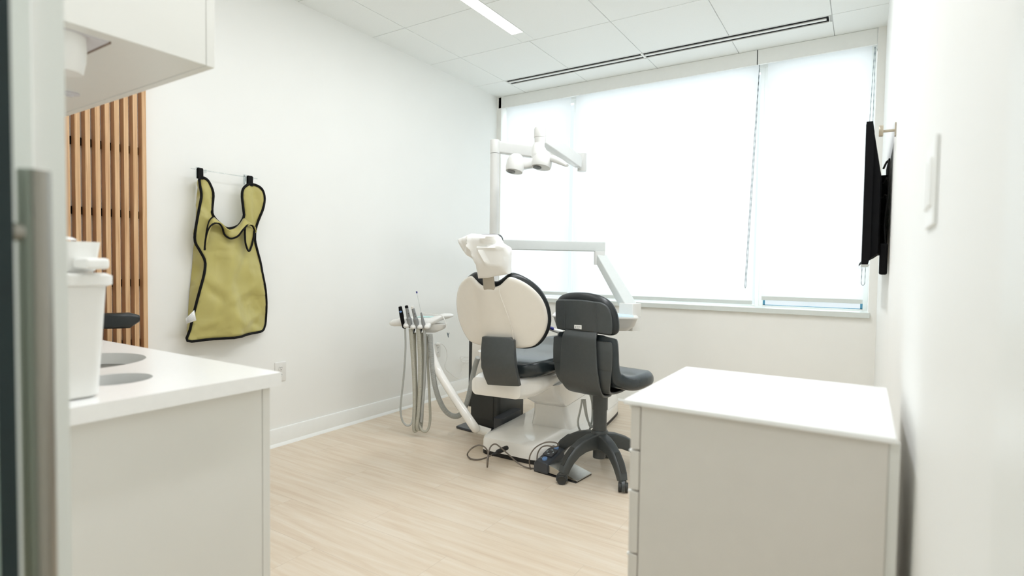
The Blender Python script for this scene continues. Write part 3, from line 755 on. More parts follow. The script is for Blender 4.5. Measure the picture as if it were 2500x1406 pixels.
M['screen'] = mat('glossy_screen', (0.01, 0.01, 0.012), 0.06, coat=0.5)
build('screen', MB().loft([[Vector((tvx(y)-0.0012, y, z)) for z in (z0+0.012, z1-0.008)]+[Vector((tvx(y)+0.001, y, z)) for z in (z1-0.008, z0+0.012)] for y in (TY0+0.008, TY1-0.008)]), 'screen', t)
build('bottom_trim', MB().loft([[Vector((tvx(y)+dx, y, z)) for dx, z in ((-0.002, z0-0.010), (-0.002, z0), (0.026, z0), (0.020, z0-0.010))] for y in (TY0+0.005, TY1-0.005)]), 'chrome', t)
wm = MB(); wm.box(XR-0.006, XR-0.0005, 2.75, 3.05, 1.16, 1.56); wm.box(0.035, XR-0.006, 2.80, 2.84, 1.17, 1.50); wm.box(0.035, XR-0.006, 2.96, 3.00, 1.17, 1.50)
build('wall_mount', wm, 'black', t)
cb = MB()
for i in range(5):
    y = 2.50+0.03*i; cb.tube([Vector((0.048, y, 1.48-0.05*i)), Vector((0.062, y-0.03, 1.50-0.06*i)), Vector((0.066, y-0.02, 1.40-0.05*i)), Vector((0.058, y+0.02, 1.28-0.02*i)), Vector((0.062, y, 1.20-0.01*i))], 0.0035, 6, smooth=6)
build('cable_bundle', cb, 'rubber', t)
bxm = MB().box(0.045, 0.070, 2.44, 2.49, 1.085, 1.20); build('cable_box', bxm, 'black', t, 0.006)
# coat hook
hy, hz = 2.28, 0
hp = at_x(2188, 316, XR); hy = hp.y; hz = hp.z
t = thing('coat_hook', 'small brass coloured T-shaped coat hook on the right wall above the television', 'hook', hp)
build('back_plate', MB().box(XR-0.004, XR-0.0003, hy-0.012, hy+0.012, hz-0.022, hz+0.022), 'hook', t, 0.001)
build('post', MB().cyl((XR-0.004, hy, hz-0.002), (XR-0.036, hy, hz-0.002), 0.0045, 16), 'hook', t)
build('knob', MB().lathe((XR-0.036, hy, hz), [(0.0001, 0.0), (0.018, 0), (0.019, 0.002), (0.019, 0.010), (0.018, 0.012), (0.0001, 0.012)], (-1, 0, 0), 28), 'hook', t)
# light switch plate close to the camera
sa = at_x(2258, 448, XR); sb = at_x(2290, 448, XR); sy0, sy1 = sb.y-0.005, sb.y+0.112; sz = at_x(2280, 450, XR).z
t = thing('light_switch', 'blurred white double switch plate on the near right wall', 'switch', (XR, (sy0+sy1)/2, sz))
build('plate', bx(XR-0.0045, XR-0.0003, sy0, sy1, sz-0.057, sz+0.057), 'switch', t, 0.0015)
for k in (0.3, 0.7):
    yy = sy0+(sy1-sy0)*k; build('rocker', MB().loft([[Vector((XR-0.004, yy+a, sz+b)) for a, b in rrect(0, 0, 0.0165, 0.033, 0.002)], [Vector((XR-0.0075+0.0*b, yy+a, sz+b)) for a, b in rrect(0, 0, 0.015, 0.031, 0.002)]]), 'switch', t)

# ================================================================== GLASS SLIDING DOOR AND ITS PULL
t = thing('door_1', 'frameless glass sliding door pushed open at the left edge', 'door', (-1.2, 0.157, 0.01)); del t['label']; del t['category']
t['kind'] = 'structure'
GX1 = at_y(36, 700, 0.163).x; gy0, gy1 = 0.151, 0.163
build('glass_leaf', bx(-1.62, GX1-0.002, gy0, gy1, 0.012, 2.15), 'doorglass', t)
build('polished_edge', bx(GX1-0.002, GX1, gy0, gy1, 0.012, 2.15), 'glassedge', t, label='dark green glass edge')
hx = -0.650; hyy = 0.1985; zt_ = at_y(85, 415, hyy).z
hb = MB().cyl((hx, hyy, 0.45), (hx, hyy, zt_), 0.0125, 32)
hd = build('pull_bar', hb, 'handle', t, 0.001, label='brushed steel pull bar')
for zz in (at_y(60, 562, 0.18).z, 0.60):
    build('standoff', MB().cyl((hx, gy1, zz), (hx, hyy-0.006, zz), 0.0085, 24), 'handle', hd)
hb = MB().cyl((hx, gy0-0.036, 0.45), (hx, gy0-0.036, zt_), 0.0125, 32)
build('pull_bar', hb, 'handle', t, 0.001, label='brushed steel pull bar')
# ================================================================== DENTAL CHAIR
CF = Frame((-1.63, 2.70, 0), 0.12)
dc = thing('dental_chair', 'white and black patient dental chair seen from behind', 'dental chair', CF.p(0, 0.6, 0))
def zring(fr, poly, z, off=0.0, cx=0.0, ct=0.6):
    out = []
    for s, t in poly:
        d = Vector((s-cx, t-ct)); L = d.length; k = (L-off)/L if L > 0 else 1; out.append(fr.p(cx+d.x*k, ct+d.y*k, z))
    return out
base = []
for s, t in spline([Vector(p) for p in [(-0.252, 0.0), (-0.257, 0.08), (-0.255, 0.6), (-0.24, 1.18), (-0.20, 1.24), (0.0, 1.26), (0.20, 1.24), (0.245, 1.18), (0.262, 0.6), (0.266, 0.20), (0.250, 0.045), (0.20, -0.035), (0.10, -0.070), (-0.03, -0.062), (-0.15, -0.048), (-0.225, -0.034)]], 6, True): base.append((s, t))
build('skirt', MB().loft([zring(CF, base, 0.001, 0.004), zring(CF, base, 0.026, 0.002)]), 'rubber', dc)
build('base_plate', MB().loft([zring(CF, base, 0.0265, 0.0), zring(CF, base, 0.084, 0.004), zring(CF, base, 0.098, 0.012), zring(CF, base, 0.106, 0.034), zring(CF, base, 0.113, 0.12), zring(CF, base, 0.117, 0.22)]), 'gloss', dc)
def sect(t, s0, hw, z0, z1, r): return [CF.p(a, t, b) for a, b in rrect(s0, (z0+z1)/2, hw, (z1-z0)/2, r)]
def hsect(z, s0, hw, t0, t1, r): return [CF.p(a, b, z) for a, b in rrect(s0, (t0+t1)/2, hw, (t1-t0)/2, r)]
build('lift_column', MB().loft([hsect(0.108, 0.06, 0.138, 0.29, 0.82, 0.04), hsect(0.20, 0.06, 0.118, 0.28, 0.78, 0.04), hsect(0.255, 0.055, 0.108, 0.27, 0.74, 0.04)]), 'gloss', dc)
build('lift_arm', MB().loft([hsect(0.258, 0.055, 0.109, 0.26, 0.75, 0.045), hsect(0.30, 0.05, 0.12, 0.18, 0.74, 0.05), hsect(0.37, 0.04, 0.15, 0.06, 0.74, 0.06), hsect(0.44, 0.03, 0.18, -0.02, 0.76, 0.06)]), 'gloss', dc)
build('toe_block', MB().loft([hsect(0.105, 0.12, 0.13, 0.84, 1.22, 0.03), hsect(0.190, 0.12, 0.115, 0.88, 1.18, 0.03)]), 'gloss', dc)
build('seat_pan', MB().loft([sect(-0.270, -0.04, 0.120, 0.425, 0.485, 0.02), sect(-0.262, -0.04, 0.145, 0.405, 0.500, 0.03), sect(-0.20, -0.035, 0.158, 0.395, 0.512, 0.03), sect(-0.16, -0.02, 0.175, 0.400, 0.515, 0.04), sect(-0.10, 0.0, 0.190, 0.415, 0.517, 0.045), sect(0.3, 0.0, 0.20, 0.43, 0.520, 0.045), sect(0.72, 0.0, 0.20, 0.44, 0.522, 0.045), sect(1.10, 0.0, 0.17, 0.46, 0.520, 0.03)]), 'gloss', dc)
def cush(t, hw, z0, z1, dip=0.018):
    out = []
    for a, b in rrect(0.005, (z0+z1)/2, hw, (z1-z0)/2, 0.035, 6):
        if b > (z0+z1)/2: b -= dip*(1-min(1, (a/hw)**2))
        else: b += 0.006*math.sin(t*9)
        out.append(CF.p(a, t, b))
    return out
build('seat_cushion', MB().loft([cush(-0.235, 0.09, 0.53, 0.570, 0), cush(-0.225, 0.125, 0.523, 0.586, 0.006), cush(-0.19, 0.175, 0.521, 0.598, 0.012), cush(-0.12, 0.202, 0.521, 0.604, 0.016), cush(0.0, 0.228, 0.522, 0.607, 0.02), cush(0.2, 0.240, 0.524, 0.600, 0.03), cush(0.45, 0.245, 0.524, 0.600, 0.025), cush(0.7, 0.25, 0.526, 0.612, 0.015), cush(0.72, 0.245, 0.53, 0.600, 0.01)]), 'vinyl2', dc, smooth=60)
build('leg_rest', MB().loft([cush(0.728, 0.22, 0.532, 0.595, 0), cush(0.75, 0.235, 0.526, 0.605, 0.01), cush(1.05, 0.20, 0.526, 0.600, 0.01), cush(1.12, 0.17, 0.535, 0.590, 0)]), 'vinyl2', dc, smooth=60)

# backrest: curved shell and cushion
def back_t(s, z): return -0.355+1.2*s*s-0.30*(z-0.75)
shell_px = [(1117, 722), (1119, 704), (1127, 689), (1143, 677), (1152, 682), (1163, 692), (1176, 699), (1190, 703), (1206, 702), (1220, 697), (1233, 685), (1243, 678), (1258, 681), (1282, 692), (1304, 708), (1322, 728), (1334, 752), (1339, 780), (1335, 805), (1323, 828), (1306, 845), (1284, 852), (1256, 852), (1222, 850), (1190, 846), (1165, 838), (1150, 822), (1138, 800), (1126, 770), (1119, 745)]
cush_px = [(1115, 722), (1118, 700), (1130, 680), (1146, 669), (1157, 673), (1170, 682), (1185, 690), (1200, 693), (1215, 688), (1230, 678), (1241, 671), (1256, 671), (1280, 680), (1304, 694), (1326, 715), (1342, 744), (1349, 778), (1345, 808), (1331, 834), (1312, 850), (1288, 856), (1256, 855), (1222, 855), (1190, 851), (1160, 843), (1142, 826), (1130, 800), (1121, 768), (1116, 745)]
def bt2(s, z): return back_t(s, z)+0.030
R_SH = [(1206, 702), (1220, 697), (1233, 685), (1243, 678), (1258, 681), (1282, 692), (1304, 708), (1322, 728), (1334, 752), (1339, 780), (1335, 805), (1323, 828), (1306, 845), (1284, 851), (1256, 852), (1225, 850)]
R_CU = [(1206, 691), (1215, 688), (1230, 678), (1241, 671), (1256, 671), (1280, 680), (1304, 694), (1326, 715), (1342, 744), (1349, 778), (1345, 808), (1331, 834), (1312, 850), (1288, 856), (1256, 855), (1225, 854)]
sp = mirrored(CF, R_SH, back_t); cp = mirrored(CF, R_CU, bt2)
build('backrest_shell', pad(CF, back_t, closed_outline(sp, 3), 0.026, 0.020, 0.02), 'cream', dc, smooth=50)
build('backrest_cushion', pad(CF, bt2, closed_outline(cp, 3), 0.062, 0.045, 0.024), 'vinyl', dc, smooth=60)
cr = [CF.on(x, y, back_t) for x, y in ((1222, 700), (1226, 722), (1240, 760), (1252, 795), (1258, 830), (1260, 848))]
build('shell_crease', MB().tube([CF.p(a, back_t(a, b)-0.0195, b) for a, b in cr], 0.0022, 6, smooth=5), 'cream', dc)
# bracket joining seat and backrest
bl = [(1175, 822), (1172, 850), (1171, 875), (1174, 900), (1180, 922), (1188, 940)]; brr = [(1243, 825), (1252, 832), (1253, 862), (1255, 892), (1260, 920), (1266, 944)]
def brk(z): return -0.395+0.10*((z-0.62)/0.18)**2*(1 if z < 0.62 else 0.35)
L_ = [CF.on(x, y, lambda s, z: brk(z)) for x, y in bl]; R_ = [CF.on(x, y, lambda s, z: brk(z)) for x, y in brr]
rows = []
for i in range(len(L_)):
    a, b = L_[i], R_[i]; row = []
    n = 8
    for k in range(n+1):
        q = k/n; s = a[0]+(b[0]-a[0])*q; z = a[1]+(b[1]-a[1])*q; row.append(CF.p(s, brk(z)+0.9*(s-(a[0]+b[0])/2)**2, z))
    for k in range(n, -1, -1):
        q = k/n; s = a[0]+(b[0]-a[0])*q; z = a[1]+(b[1]-a[1])*q; row.append(CF.p(s, brk(z)+0.9*(s-(a[0]+b[0])/2)**2+0.030, z))
    rows.append(row)
rs = []
for i in range(len(rows)-1):
    for k in range(4): rs.append([rows[i][j].lerp(rows[i+1][j], k/4) for j in range(len(rows[0]))])
rs.append(rows[-1])
build('back_bracket', MB().loft(rs), 'dgrey', dc, 0.005, smooth=50, label='dark grey curved bracket')
# headrest stem, pad
h0 = CF.on(1192, 703, lambda s, z: back_t(s, z)-0.004); h1 = CF.on(1188, 662, lambda s, z: back_t(s, z)-0.004)
P0 = CF.p(h0[0], back_t(*h0)+0.012, h0[1]); P1 = CF.p(h1[0]-0.005, back_t(*h1)+0.006, h1[1]+0.02)
build('headrest_stem', MB().loft([[P+CF.u*a+CF.v*b for a, b in rrect(0, 0, w, 0.007, 0.006)] for P, w in ((P0-Vector((0, 0, 0.01)), 0.033), (P0.lerp(P1, 0.5), 0.031), (P1, 0.033))]), 'bracket', dc, label='beige headrest stem')
hc = P1+Vector((0, 0, 0.10))
build('headrest_pad', MB().loft([[hc+CF.u*a+Vector((0, 0, b))+CF.v*t for a, b in rrect(0.0, 0, w, h, 0.03)] for t, w, h in ((0.0, 0.05, 0.05), (0.015, 0.065, 0.065), (0.05, 0.065, 0.065), (0.06, 0.05, 0.05))]), 'vinyl', dc)
# disposable cover over the headrest
def cov(s, z): return back_t(s, z)-0.040
ck = [(1110, 582), (1126, 575), (1143, 569), (1170, 571), (1203, 571), (1206, 578), (1212, 590), (1221, 595), (1232, 601), (1232, 625), (1231, 650), (1232, 669), (1215, 672), (1199, 674), (1180, 679), (1158, 680), (1155, 662), (1155, 645), (1148, 634), (1136, 626), (1124, 612), (1115, 596)]
cpo = [CF.on(x, y, cov) for x, y in ck]
ridges = []
def seg(p, q, w, h): a = CF.on(*p, cov); b = CF.on(*q, cov); ridges.append((Vector(a), Vector(b), w, h))
seg((1143, 570), (1146, 602), 0.016, 0.018); seg((1146, 602), (1137, 618), 0.014, 0.012); seg((1203, 572), (1176, 584), 0.012, 0.018); seg((1212, 592), (1168, 606), 0.018, -0.018)
seg((1168, 606), (1187, 640), 0.016, 0.014); seg((1150, 606), (1158, 640), 0.010, 0.010); seg((1168, 606), (1228, 602), 0.010, 0.016); seg((1120, 580), (1136, 610), 0.02, -0.010); seg((1187, 648), (1228, 650), 0.012, 0.006)
def folds(s, z):
    h = 0; p = Vector((s, z))
    for a, b, w, k in ridges:
        d = b-a; t = max(0, min(1, (p-a).dot(d)/d.length_squared)); e = (p-a-d*t).length; h += k*max(0, 1-e/w)
    return h
cv = MB(); V, T = patch(cpo, 0.009); ed = [edge_dist((v.x, v.y), cpo) for v in V]; n = len(V)
fvs = []; bvs = []
for v, e in zip(V, ed):
    k = min(1, e/0.035); k = math.sqrt(1-(1-k)**2)
    t0 = cov(v.x, v.y); low = max(0, min(1, (v.y-1.06)/0.05))
    fvs.append(CF.p(v.x, t0+0.04-0.045*k*(0.35+0.65*low)-folds(v.x, v.y)*(0.4+0.6*k), v.y)); bvs.append(CF.p(v.x, t0+0.05+0.075*k, v.y))
fs = []; ed2 = {(a, b) for t_ in T for a, b in zip(t_, t_[1:]+t_[:1])}
for t_ in T: fs += [tuple(t_), tuple(n+i for i in reversed(t_))]
for a, b in ed2:
    if (b, a) not in ed2: fs.append((b, a, n+a, n+b))
setp(build('headrest_cover', cv.add(fvs+bvs, fs), 'paper', None, smooth=45), 'crumpled white paper cover over the dental chair headrest', 'headrest cover')

# grey connection hose from the tower, looping behind the white tube
# ================================================================== TREATMENT TOWER, OPERATING LIGHT AND DELIVERY ARM
PP = at_d(1207, 480, 3.60); PX, PY_ = PP.x, PP.y
tw = thing('treatment_tower', 'white and charcoal treatment tower with pole, arms and operating light behind the chair', 'dental unit', (PX, PY_, 0))
TF = Frame((PX-0.19, PY_+0.04, 0), 0.12)
TF.o = Vector(at_d(1190, 1000, 3.72)); TF.o.z = 0
hw = 0.155
def tsec(z, a, b0, b1, r): return [TF.p(x, y, z) for x, y in rrect(-0.025, (b0+b1)/2, a-0.025, (b1-b0)/2, r)]
build('lower_body', MB().loft([tsec(0.025, 0.135, 0.0, 0.42, 0.03), tsec(0.27, 0.135, 0.0, 0.42, 0.03)]), 'dark', tw, smooth=50)
build('upper_body', MB().loft([tsec(0.2705, 0.136, -0.002, 0.42, 0.03), tsec(0.50, 0.136, -0.002, 0.42, 0.03), tsec(0.66, 0.134, 0.0, 0.42, 0.03), tsec(0.70, 0.115, 0.02, 0.40, 0.03)]), 'cream', tw, smooth=50)
build('side_panel', bx(-0.160, -0.138, 0.02, 0.40, 0.14, 0.735, fr=TF), 'dark', tw, 0.004)
sa_ = CF.loc(at_z(1203, 1020, 0.118)); sb_ = CF.loc(at_z(1252, 995, 0.118))
build('step_shelf', MB().loft([[CF.p(a, b, z) for a, b in rrect((sa_[0]-0.275)/2, (sa_[1]+sb_[1])/2, (-0.275-sa_[0])/2, (sb_[1]-sa_[1])/2, 0.02)] for z in (0.019, 0.112, 0.118)]), 'slate', tw, smooth=50)
build('floor_plate', MB().loft([[TF.p(x, y, z) for x, y in [(-0.21, -0.055), (-0.10, -0.085), (0.20, -0.105), (0.30, -0.02), (0.30, 0.42), (-0.16, 0.42)]] for z in (0.001, 0.018)]), 'slate', tw, 0.004)
build('drawer_front', bx(-0.125, 0.045, -0.0045, -0.0005, 0.075, 0.262, fr=TF), 'dark', tw, 0.002)
# light blue glass bowl at the shoulder, partly behind the backrest
gb = at_d(1178, 862, 3.35)
build('spittoon', MB().lathe(gb+Vector((0.04, 0.06, -0.02)), [(0.002, -0.05), (0.05, -0.045), (0.085, -0.01), (0.095, 0.03), (0.09, 0.03), (0.08, -0.004), (0.045, -0.035), (0.002, -0.04)], (0, 0, 1), 36), M['gloss'], tw)
# pole
ztop = at_d(1207, 343, 3.60).z; zj = at_d(1207, 376, 3.60).z
build('pole', MB().lathe((PX, PY_, 0), [(0.029, 0.60), (0.029, zj)], n=36), 'armw', tw)
build('shoulder', MB().lathe((PX, PY_, 0), [(0.0305, zj+0.002), (0.0305, ztop-0.004), (0.029, ztop)], n=36), 'armw', tw)
# fixed horizontal lamp arm
E1 = at_z(1426, 394, (ztop+zj)/2); hA = ztop-zj-0.012
E1 = at_d(1421, 391, 3.95); E1.z = (ztop+zj)/2
build('lamp_arm', MB().beam((PX, PY_, (ztop+zj)/2), E1, 0.050, hA, 0.010), 'armw', tw, 0.001)
build('elbow', MB().lathe((E1.x, E1.y, 0), [(0.030, E1.z-hA/2-0.048), (0.032, E1.z-hA/2-0.045), (0.032, E1.z+hA/2), (0.030, E1.z+hA/2+0.002)], n=30), 'armw', tw)
HL = at_d(1318, 330, 3.25)
S0 = E1+Vector((0, 0, -hA/2-0.028)); dr = (HL-S0); dr.z = 0; dr.normalize()
S0 = at_d(1412, 396, 3.90)
build('spring_arm', MB().beam(S0, HL+Vector((0, 0, 0.004))+(S0-HL).normalized()*0.02, 0.050, 0.080, 0.008, 0.062, 0.098), 'armw', tw, 0.001)
sc_ = build('arm_end_clip', MB().beam(S0+Vector((0, 0, -0.030)), S0+Vector((0.01, -0.04, -0.034)), 0.04, 0.012, 0.004), 'lightgrey', tw)
ztp = at_d(1318, 311, 3.25).z; zlo = at_d(1318, 336, 3.25).z
build('arm_head', MB().lathe((HL.x, HL.y, 0), [(0.033, zlo), (0.034, zlo+0.003), (0.034, ztp-0.012), (0.030, ztp-0.002), (0.010, ztp)], n=32), 'armw', tw)
# operating light: yoke, two lamp cups, bridge, grip
HZ = at_d(1318, 342, 3.25).z
lt = MB(); cN = Vector((HL.x, HL.y, 0))
g1 = at_d(1300, 365, 3.22); g2 = at_d(1285, 390, 3.18)
build('light_neck', MB().tube([Vector((HL.x, HL.y, zlo-0.001)), Vector((HL.x, HL.y, HZ-0.02)), at_d(1315, 362, 3.25), at_d(1318, 380, 3.23), at_d(1320, 392, 3.22)], [0.033, 0.030, 0.038, 0.050, 0.044], 28, smooth=6), 'armw', tw, smooth=60)
c1 = at_d(1324, 391, 3.22); c2 = at_d(1259, 397, 3.22); ax = Vector((-0.05, -0.22, -1)).normalized()
def cup(c, ra, top, bot):
    return MB().lathe(c, [(0.001, -top), (ra*0.5, -top*0.95), (ra*0.85, -top*0.6), (ra, -top*0.1), (ra*1.02, bot*0.7), (ra*0.94, bot), (ra*0.1, bot+0.002)], ax, 36)
body = build('light_cup', cup(c1, 0.058, 0.055, 0.045), 'armw', tw, smooth=60)
build('lens', MB().lathe(c1+Vector((-0.016, -0.016, 0)), [(0.0001, 0.0455), (0.024, 0.0455), (0.024, 0.0485), (0.0001, 0.050)], ax, 28), 'lens', body, label='dark round lens')
b2_ = build('light_cup', cup(c2, 0.052, 0.050, 0.055), 'armw', tw, smooth=60)
build('lens', MB().lathe(c2+Vector((-0.012, -0.012, 0)), [(0.0001, 0.0555), (0.024, 0.0555), (0.024, 0.0585), (0.0001, 0.060)], ax, 28), M['hpgrey'], b2_, label='grey round lens with dark dots')
dt = MB()
e1 = ax.orthogonal().normalized(); e2 = ax.cross(e1)
for k in range(7):
    a = k*PI/3; r = 0 if k == 6 else 0.010
    c = c2+Vector((-0.018, -0.010, 0))+ax*0.0602+(e1*math.cos(a)+e2*math.sin(a))*r
    dt.lathe(c, [(0.0001, 0), (0.0028, 0), (0.0028, 0.0008), (0.0001, 0.001)], ax, 10)
build('dot', dt, 'mark', b2_)
mid = (c1+c2)/2
build('light_bridge', MB().beam(c1+Vector((0, 0.02, -0.006)), c2+Vector((0, 0.02, -0.012)), 0.070, 0.056, 0.02), 'armw', tw, 0.004)
build('light_grip', MB().tube([at_d(1347, 386, 3.20), at_d(1352, 388, 3.18), at_d(1368, 395, 3.12), at_d(1385, 404, 3.07)], [0.019, 0.020, 0.017, 0.009], 20, smooth=5), 'armw', tw, smooth=60)
# delivery arm over the patient
zd = (at_d(1215, 584, 3.60).z+at_d(1215, 609, 3.60).z)/2; D1 = at_d(1462, 600, 3.77); D1.z = zd
build('delivery_arm', MB().beam((PX, PY_, zd), D1+(D1-Vector((PX, PY_, zd))).normalized()*0.035, 0.060, 0.064, 0.006), 'lightgrey', tw, 0.002)
build('collar', MB().lathe((PX, PY_, 0), [(0.038, zd-0.036), (0.038, zd+0.036)], n=30), 'armw', tw, 0.003)
K0 = at_d(1463, 630, 3.74)
build('knuckle', MB().loft([[Vector((K0.x, K0.y, K0.z))+Vector((a*0.82+0.0, a*0.5, 0))+Vector((-b*0.5, b*0.82, z)) for a, b in rrect(0, 0, 0.036, 0.030, 0.012)] for z in (0.045, -0.045)]), 'armw', tw, 0.004)
B1 = at_d(1538, 762, 3.35)
build('delivery_spring_arm', MB().beam(K0+Vector((0.01, 0, 0.0)), B1+Vector((0, 0, 0.02)), 0.070, 0.058, 0.006, 0.080, 0.066), 'lightgrey', tw, 0.002)
zt0 = at_d(1540, 740, 3.35).z; zt1 = at_d(1540, 806, 3.35).z
hd_ = Frame((B1.x, B1.y, 0), -0.25)
build('delivery_head', MB().loft([[hd_.p(a, b, z) for a, b in rrect(0.0, 0, 0.050, 0.045, 0.006)] for z in (zt1, (zt0+zt1)/2-0.002)]), 'wplastic', tw, 0.002)
build('delivery_block', MB().loft([[hd_.p(a, b, z) for a, b in rrect(0.0, 0, 0.050, 0.045, 0.006)] for z in ((zt0+zt1)/2, zt0)]), 'wplastic', tw, 0.002)
# instrument tray
tc_ = at_d(1452, 786, 3.30); zt2 = at_d(1530, 770, 3.25).z
trf = Frame((tc_.x, tc_.y, 0), 0.42)
def tr(z, a, b, r=0.03): return [trf.p(x, y, z) for x, y in rrect(0, 0, a, b, r)]
ty = build('instrument_tray', MB().loft([tr(zt2-0.085, 0.19, 0.09), tr(zt2-0.055, 0.225, 0.125), tr(zt2-0.015, 0.238, 0.138), tr(zt2-0.010, 0.245, 0.145), tr(zt2-0.002, 0.245, 0.145)]), 'wplastic', tw, smooth=50)
M['pblue'] = mat('pale_blue_mat', (0.62, 0.76, 0.84), 0.4)
build('tray_mat', MB().loft([tr(zt2-0.002, 0.22, 0.12), tr(zt2+0.002, 0.22, 0.12)]), 'pblue', ty, label='pale blue mat')
i0_ = at_d(1344, 803, 3.12)
build('instrument_rest', MB().tube([i0_+Vector((-0.03, -0.01, 0.012)), i0_, i0_+Vector((0.06, 0.03, -0.018))], [0.008, 0.010, 0.014], 14), 'wplastic', ty)
build('instrument_tip', MB().tube([at_d(1338, 798, 3.11), at_d(1352, 803, 3.105)], 0.008, 12), 'navy', ty, label='dark blue instrument end')
# hoses hanging beneath the tray, beside the stool column
ho = [[(1421, 975), (1417, 1000), (1411, 1028), (1415, 1048), (1428, 1057), (1440, 1047), (1446, 1020), (1446, 985), (1440, 960)],
      [(1424, 975), (1430, 1010), (1438, 1032), (1450, 1043), (1462, 1045), (1470, 1030), (1472, 990), (1470, 960)],
      [(1428, 975), (1433, 1015), (1442, 1042), (1452, 1030), (1450, 990), (1446, 960)]]
M['hose3'] = mat('pale_hose', (0.55, 0.57, 0.54), 0.45)
ht = thing('foot_supply_hose', 'thin pale hoses looping down behind the stool column', 'hose', at_d(1430, 1057, 3.13))
for h in ho: build('hose', MB().tube([at_d(x, y, 3.11+0.004*i) for i, (x, y) in enumerate(h)], 0.0060, 8, smooth=6), 'hose3', ht)
# ================================================================== ASSISTANT CONSOLE ON ITS TUBE
DA = 3.58
AF = Frame((at_d(1020, 790, DA).x, at_d(1020, 790, DA).y, 0), 0.52)
za = at_d(1020, 796, DA).z
ac = thing('assistant_console', 'white instrument console on a curved tube left of the dental chair', 'console', AF.p(0, 0.08, 0))
ol = [(-0.195, 0.030), (-0.150, 0.000), (-0.02, -0.004), (0.085, -0.012), (0.15, 0.03), (0.205, 0.075), (0.212, 0.12), (0.195, 0.165), (0.05, 0.185), (-0.08, 0.180), (-0.16, 0.13)]
ol = [tuple(v) for v in spline([Vector(p) for p in ol], 5, True)]
def aring(sc, z, k=1.0):
    out = []
    for s, t in ol:
        s2 = (s-0.01)*sc+0.01; t2 = (t-0.08)*sc+0.08
        out.append(AF.p(s2, t2, za+z+0.045*k*max(0, min(1, (s2-0.05)/0.10))**2-0.008*max(0, min(1, (-0.08-s2)/0.1))))
    return out
build('console_body', MB().loft([aring(0.86, 0.000), aring(0.97, 0.008), aring(1.0, 0.018), aring(0.99, 0.026, 0.9), aring(0.90, 0.042, 0.7), aring(0.70, 0.050, 0.6), aring(0.4, 0.050, 0.6)]), 'wplastic', ac, smooth=60)
build('bracket', MB().loft([[AF.p(x, y, za+z) for x, y in rrect(0.095-0.03*k, 0.06, a, b, 0.02)] for z, a, b, k in ((0.012, 0.085, 0.05, 0), (-0.020, 0.075, 0.045, 0.2), (-0.045, 0.040, 0.032, 0.9))]), 'wplastic', ac, smooth=50)
# teal film on the console
tp = [AF.p(x, y, za+0.052) for x, y in ((-0.03, 0.06), (0.12, 0.05), (0.15, 0.12), (0.0, 0.15))]
M['film'] = M['teal']
build('film', MB().loft([tp, [p+Vector((0, 0, 0.0015)) for p in tp]]), 'film', ac, label='pale teal film strip')
tubep = [at_d(1047, 822, 3.60), at_d(1053, 860, 3.585), at_d(1070, 905, 3.56), at_d(1100, 955, 3.48), at_d(1133, 1005, 3.38), at_d(1158, 1042, 3.30), CF.p(-0.325, 0.055, 0.112), CF.p(-0.254, 0.09, 0.088)]
build('support_tube', MB().tube(tubep, 0.0265, 24, smooth=7), 'gloss', ac, smooth=60)
# holder noses
insts = []
for k, (x, y) in enumerate(((992, 794), (1009, 797), (1026, 797), (1043, 797))):
    c = at_d(x, y, DA-0.035); nm = MB()
    nm.loft([[c+AF.v*(-t)+AF.u*a+Vector((0, 0, b+t*(-0.25))) for a, b in rrect(0, 0, w, h, 0.012)] for t, w, h in ((-0.06, 0.019, 0.014), (-0.01, 0.021, 0.016), (0.012, 0.017, 0.013), (0.020, 0.009, 0.006))])
    build('holder', nm, 'wplastic', ac, smooth=60)
# the large suction hose from console to tower and one thin return line
lh = [(1050, 815, 3.56), (1052, 850, 3.56), (1056, 900, 3.55), (1064, 950, 3.54), (1080, 992, 3.52), (1100, 1013, 3.52), (1121, 1014, 3.55), (1137, 990, 3.60), (1148, 950, 3.62), (1157, 905, 3.60), (1167, 872, 3.55)]
build('suction_hose', MB().tube([at_d(*p) for p in lh], 0.0175, 16, smooth=7, rib=0.006), 'hose2', ac, smooth=60, label='thick grey ribbed hose')
lh = [(1040, 815, 3.57), (1043, 860, 3.57), (1046, 920, 3.57), (1049, 980, 3.57), (1050, 1025, 3.57), (1044, 1050, 3.56), (1032, 1052, 3.55), (1024, 1035, 3.56), (1026, 1000, 3.58), (1030, 940, 3.60), (1034, 870, 3.61), (1036, 818, 3.61)]
build('return_hose', MB().tube([at_d(*p) for p in lh], 0.0085, 12, smooth=7, rib=0.005), 'hose', ac, smooth=60)

def hose(name, pts, r, par, m='hose', rib=0): return build(name, MB().tube([at_d(*p) for p in pts], r, 14, smooth=7, rib=rib), m, par, smooth=60)
grp = 'handpieces in the assistant console'
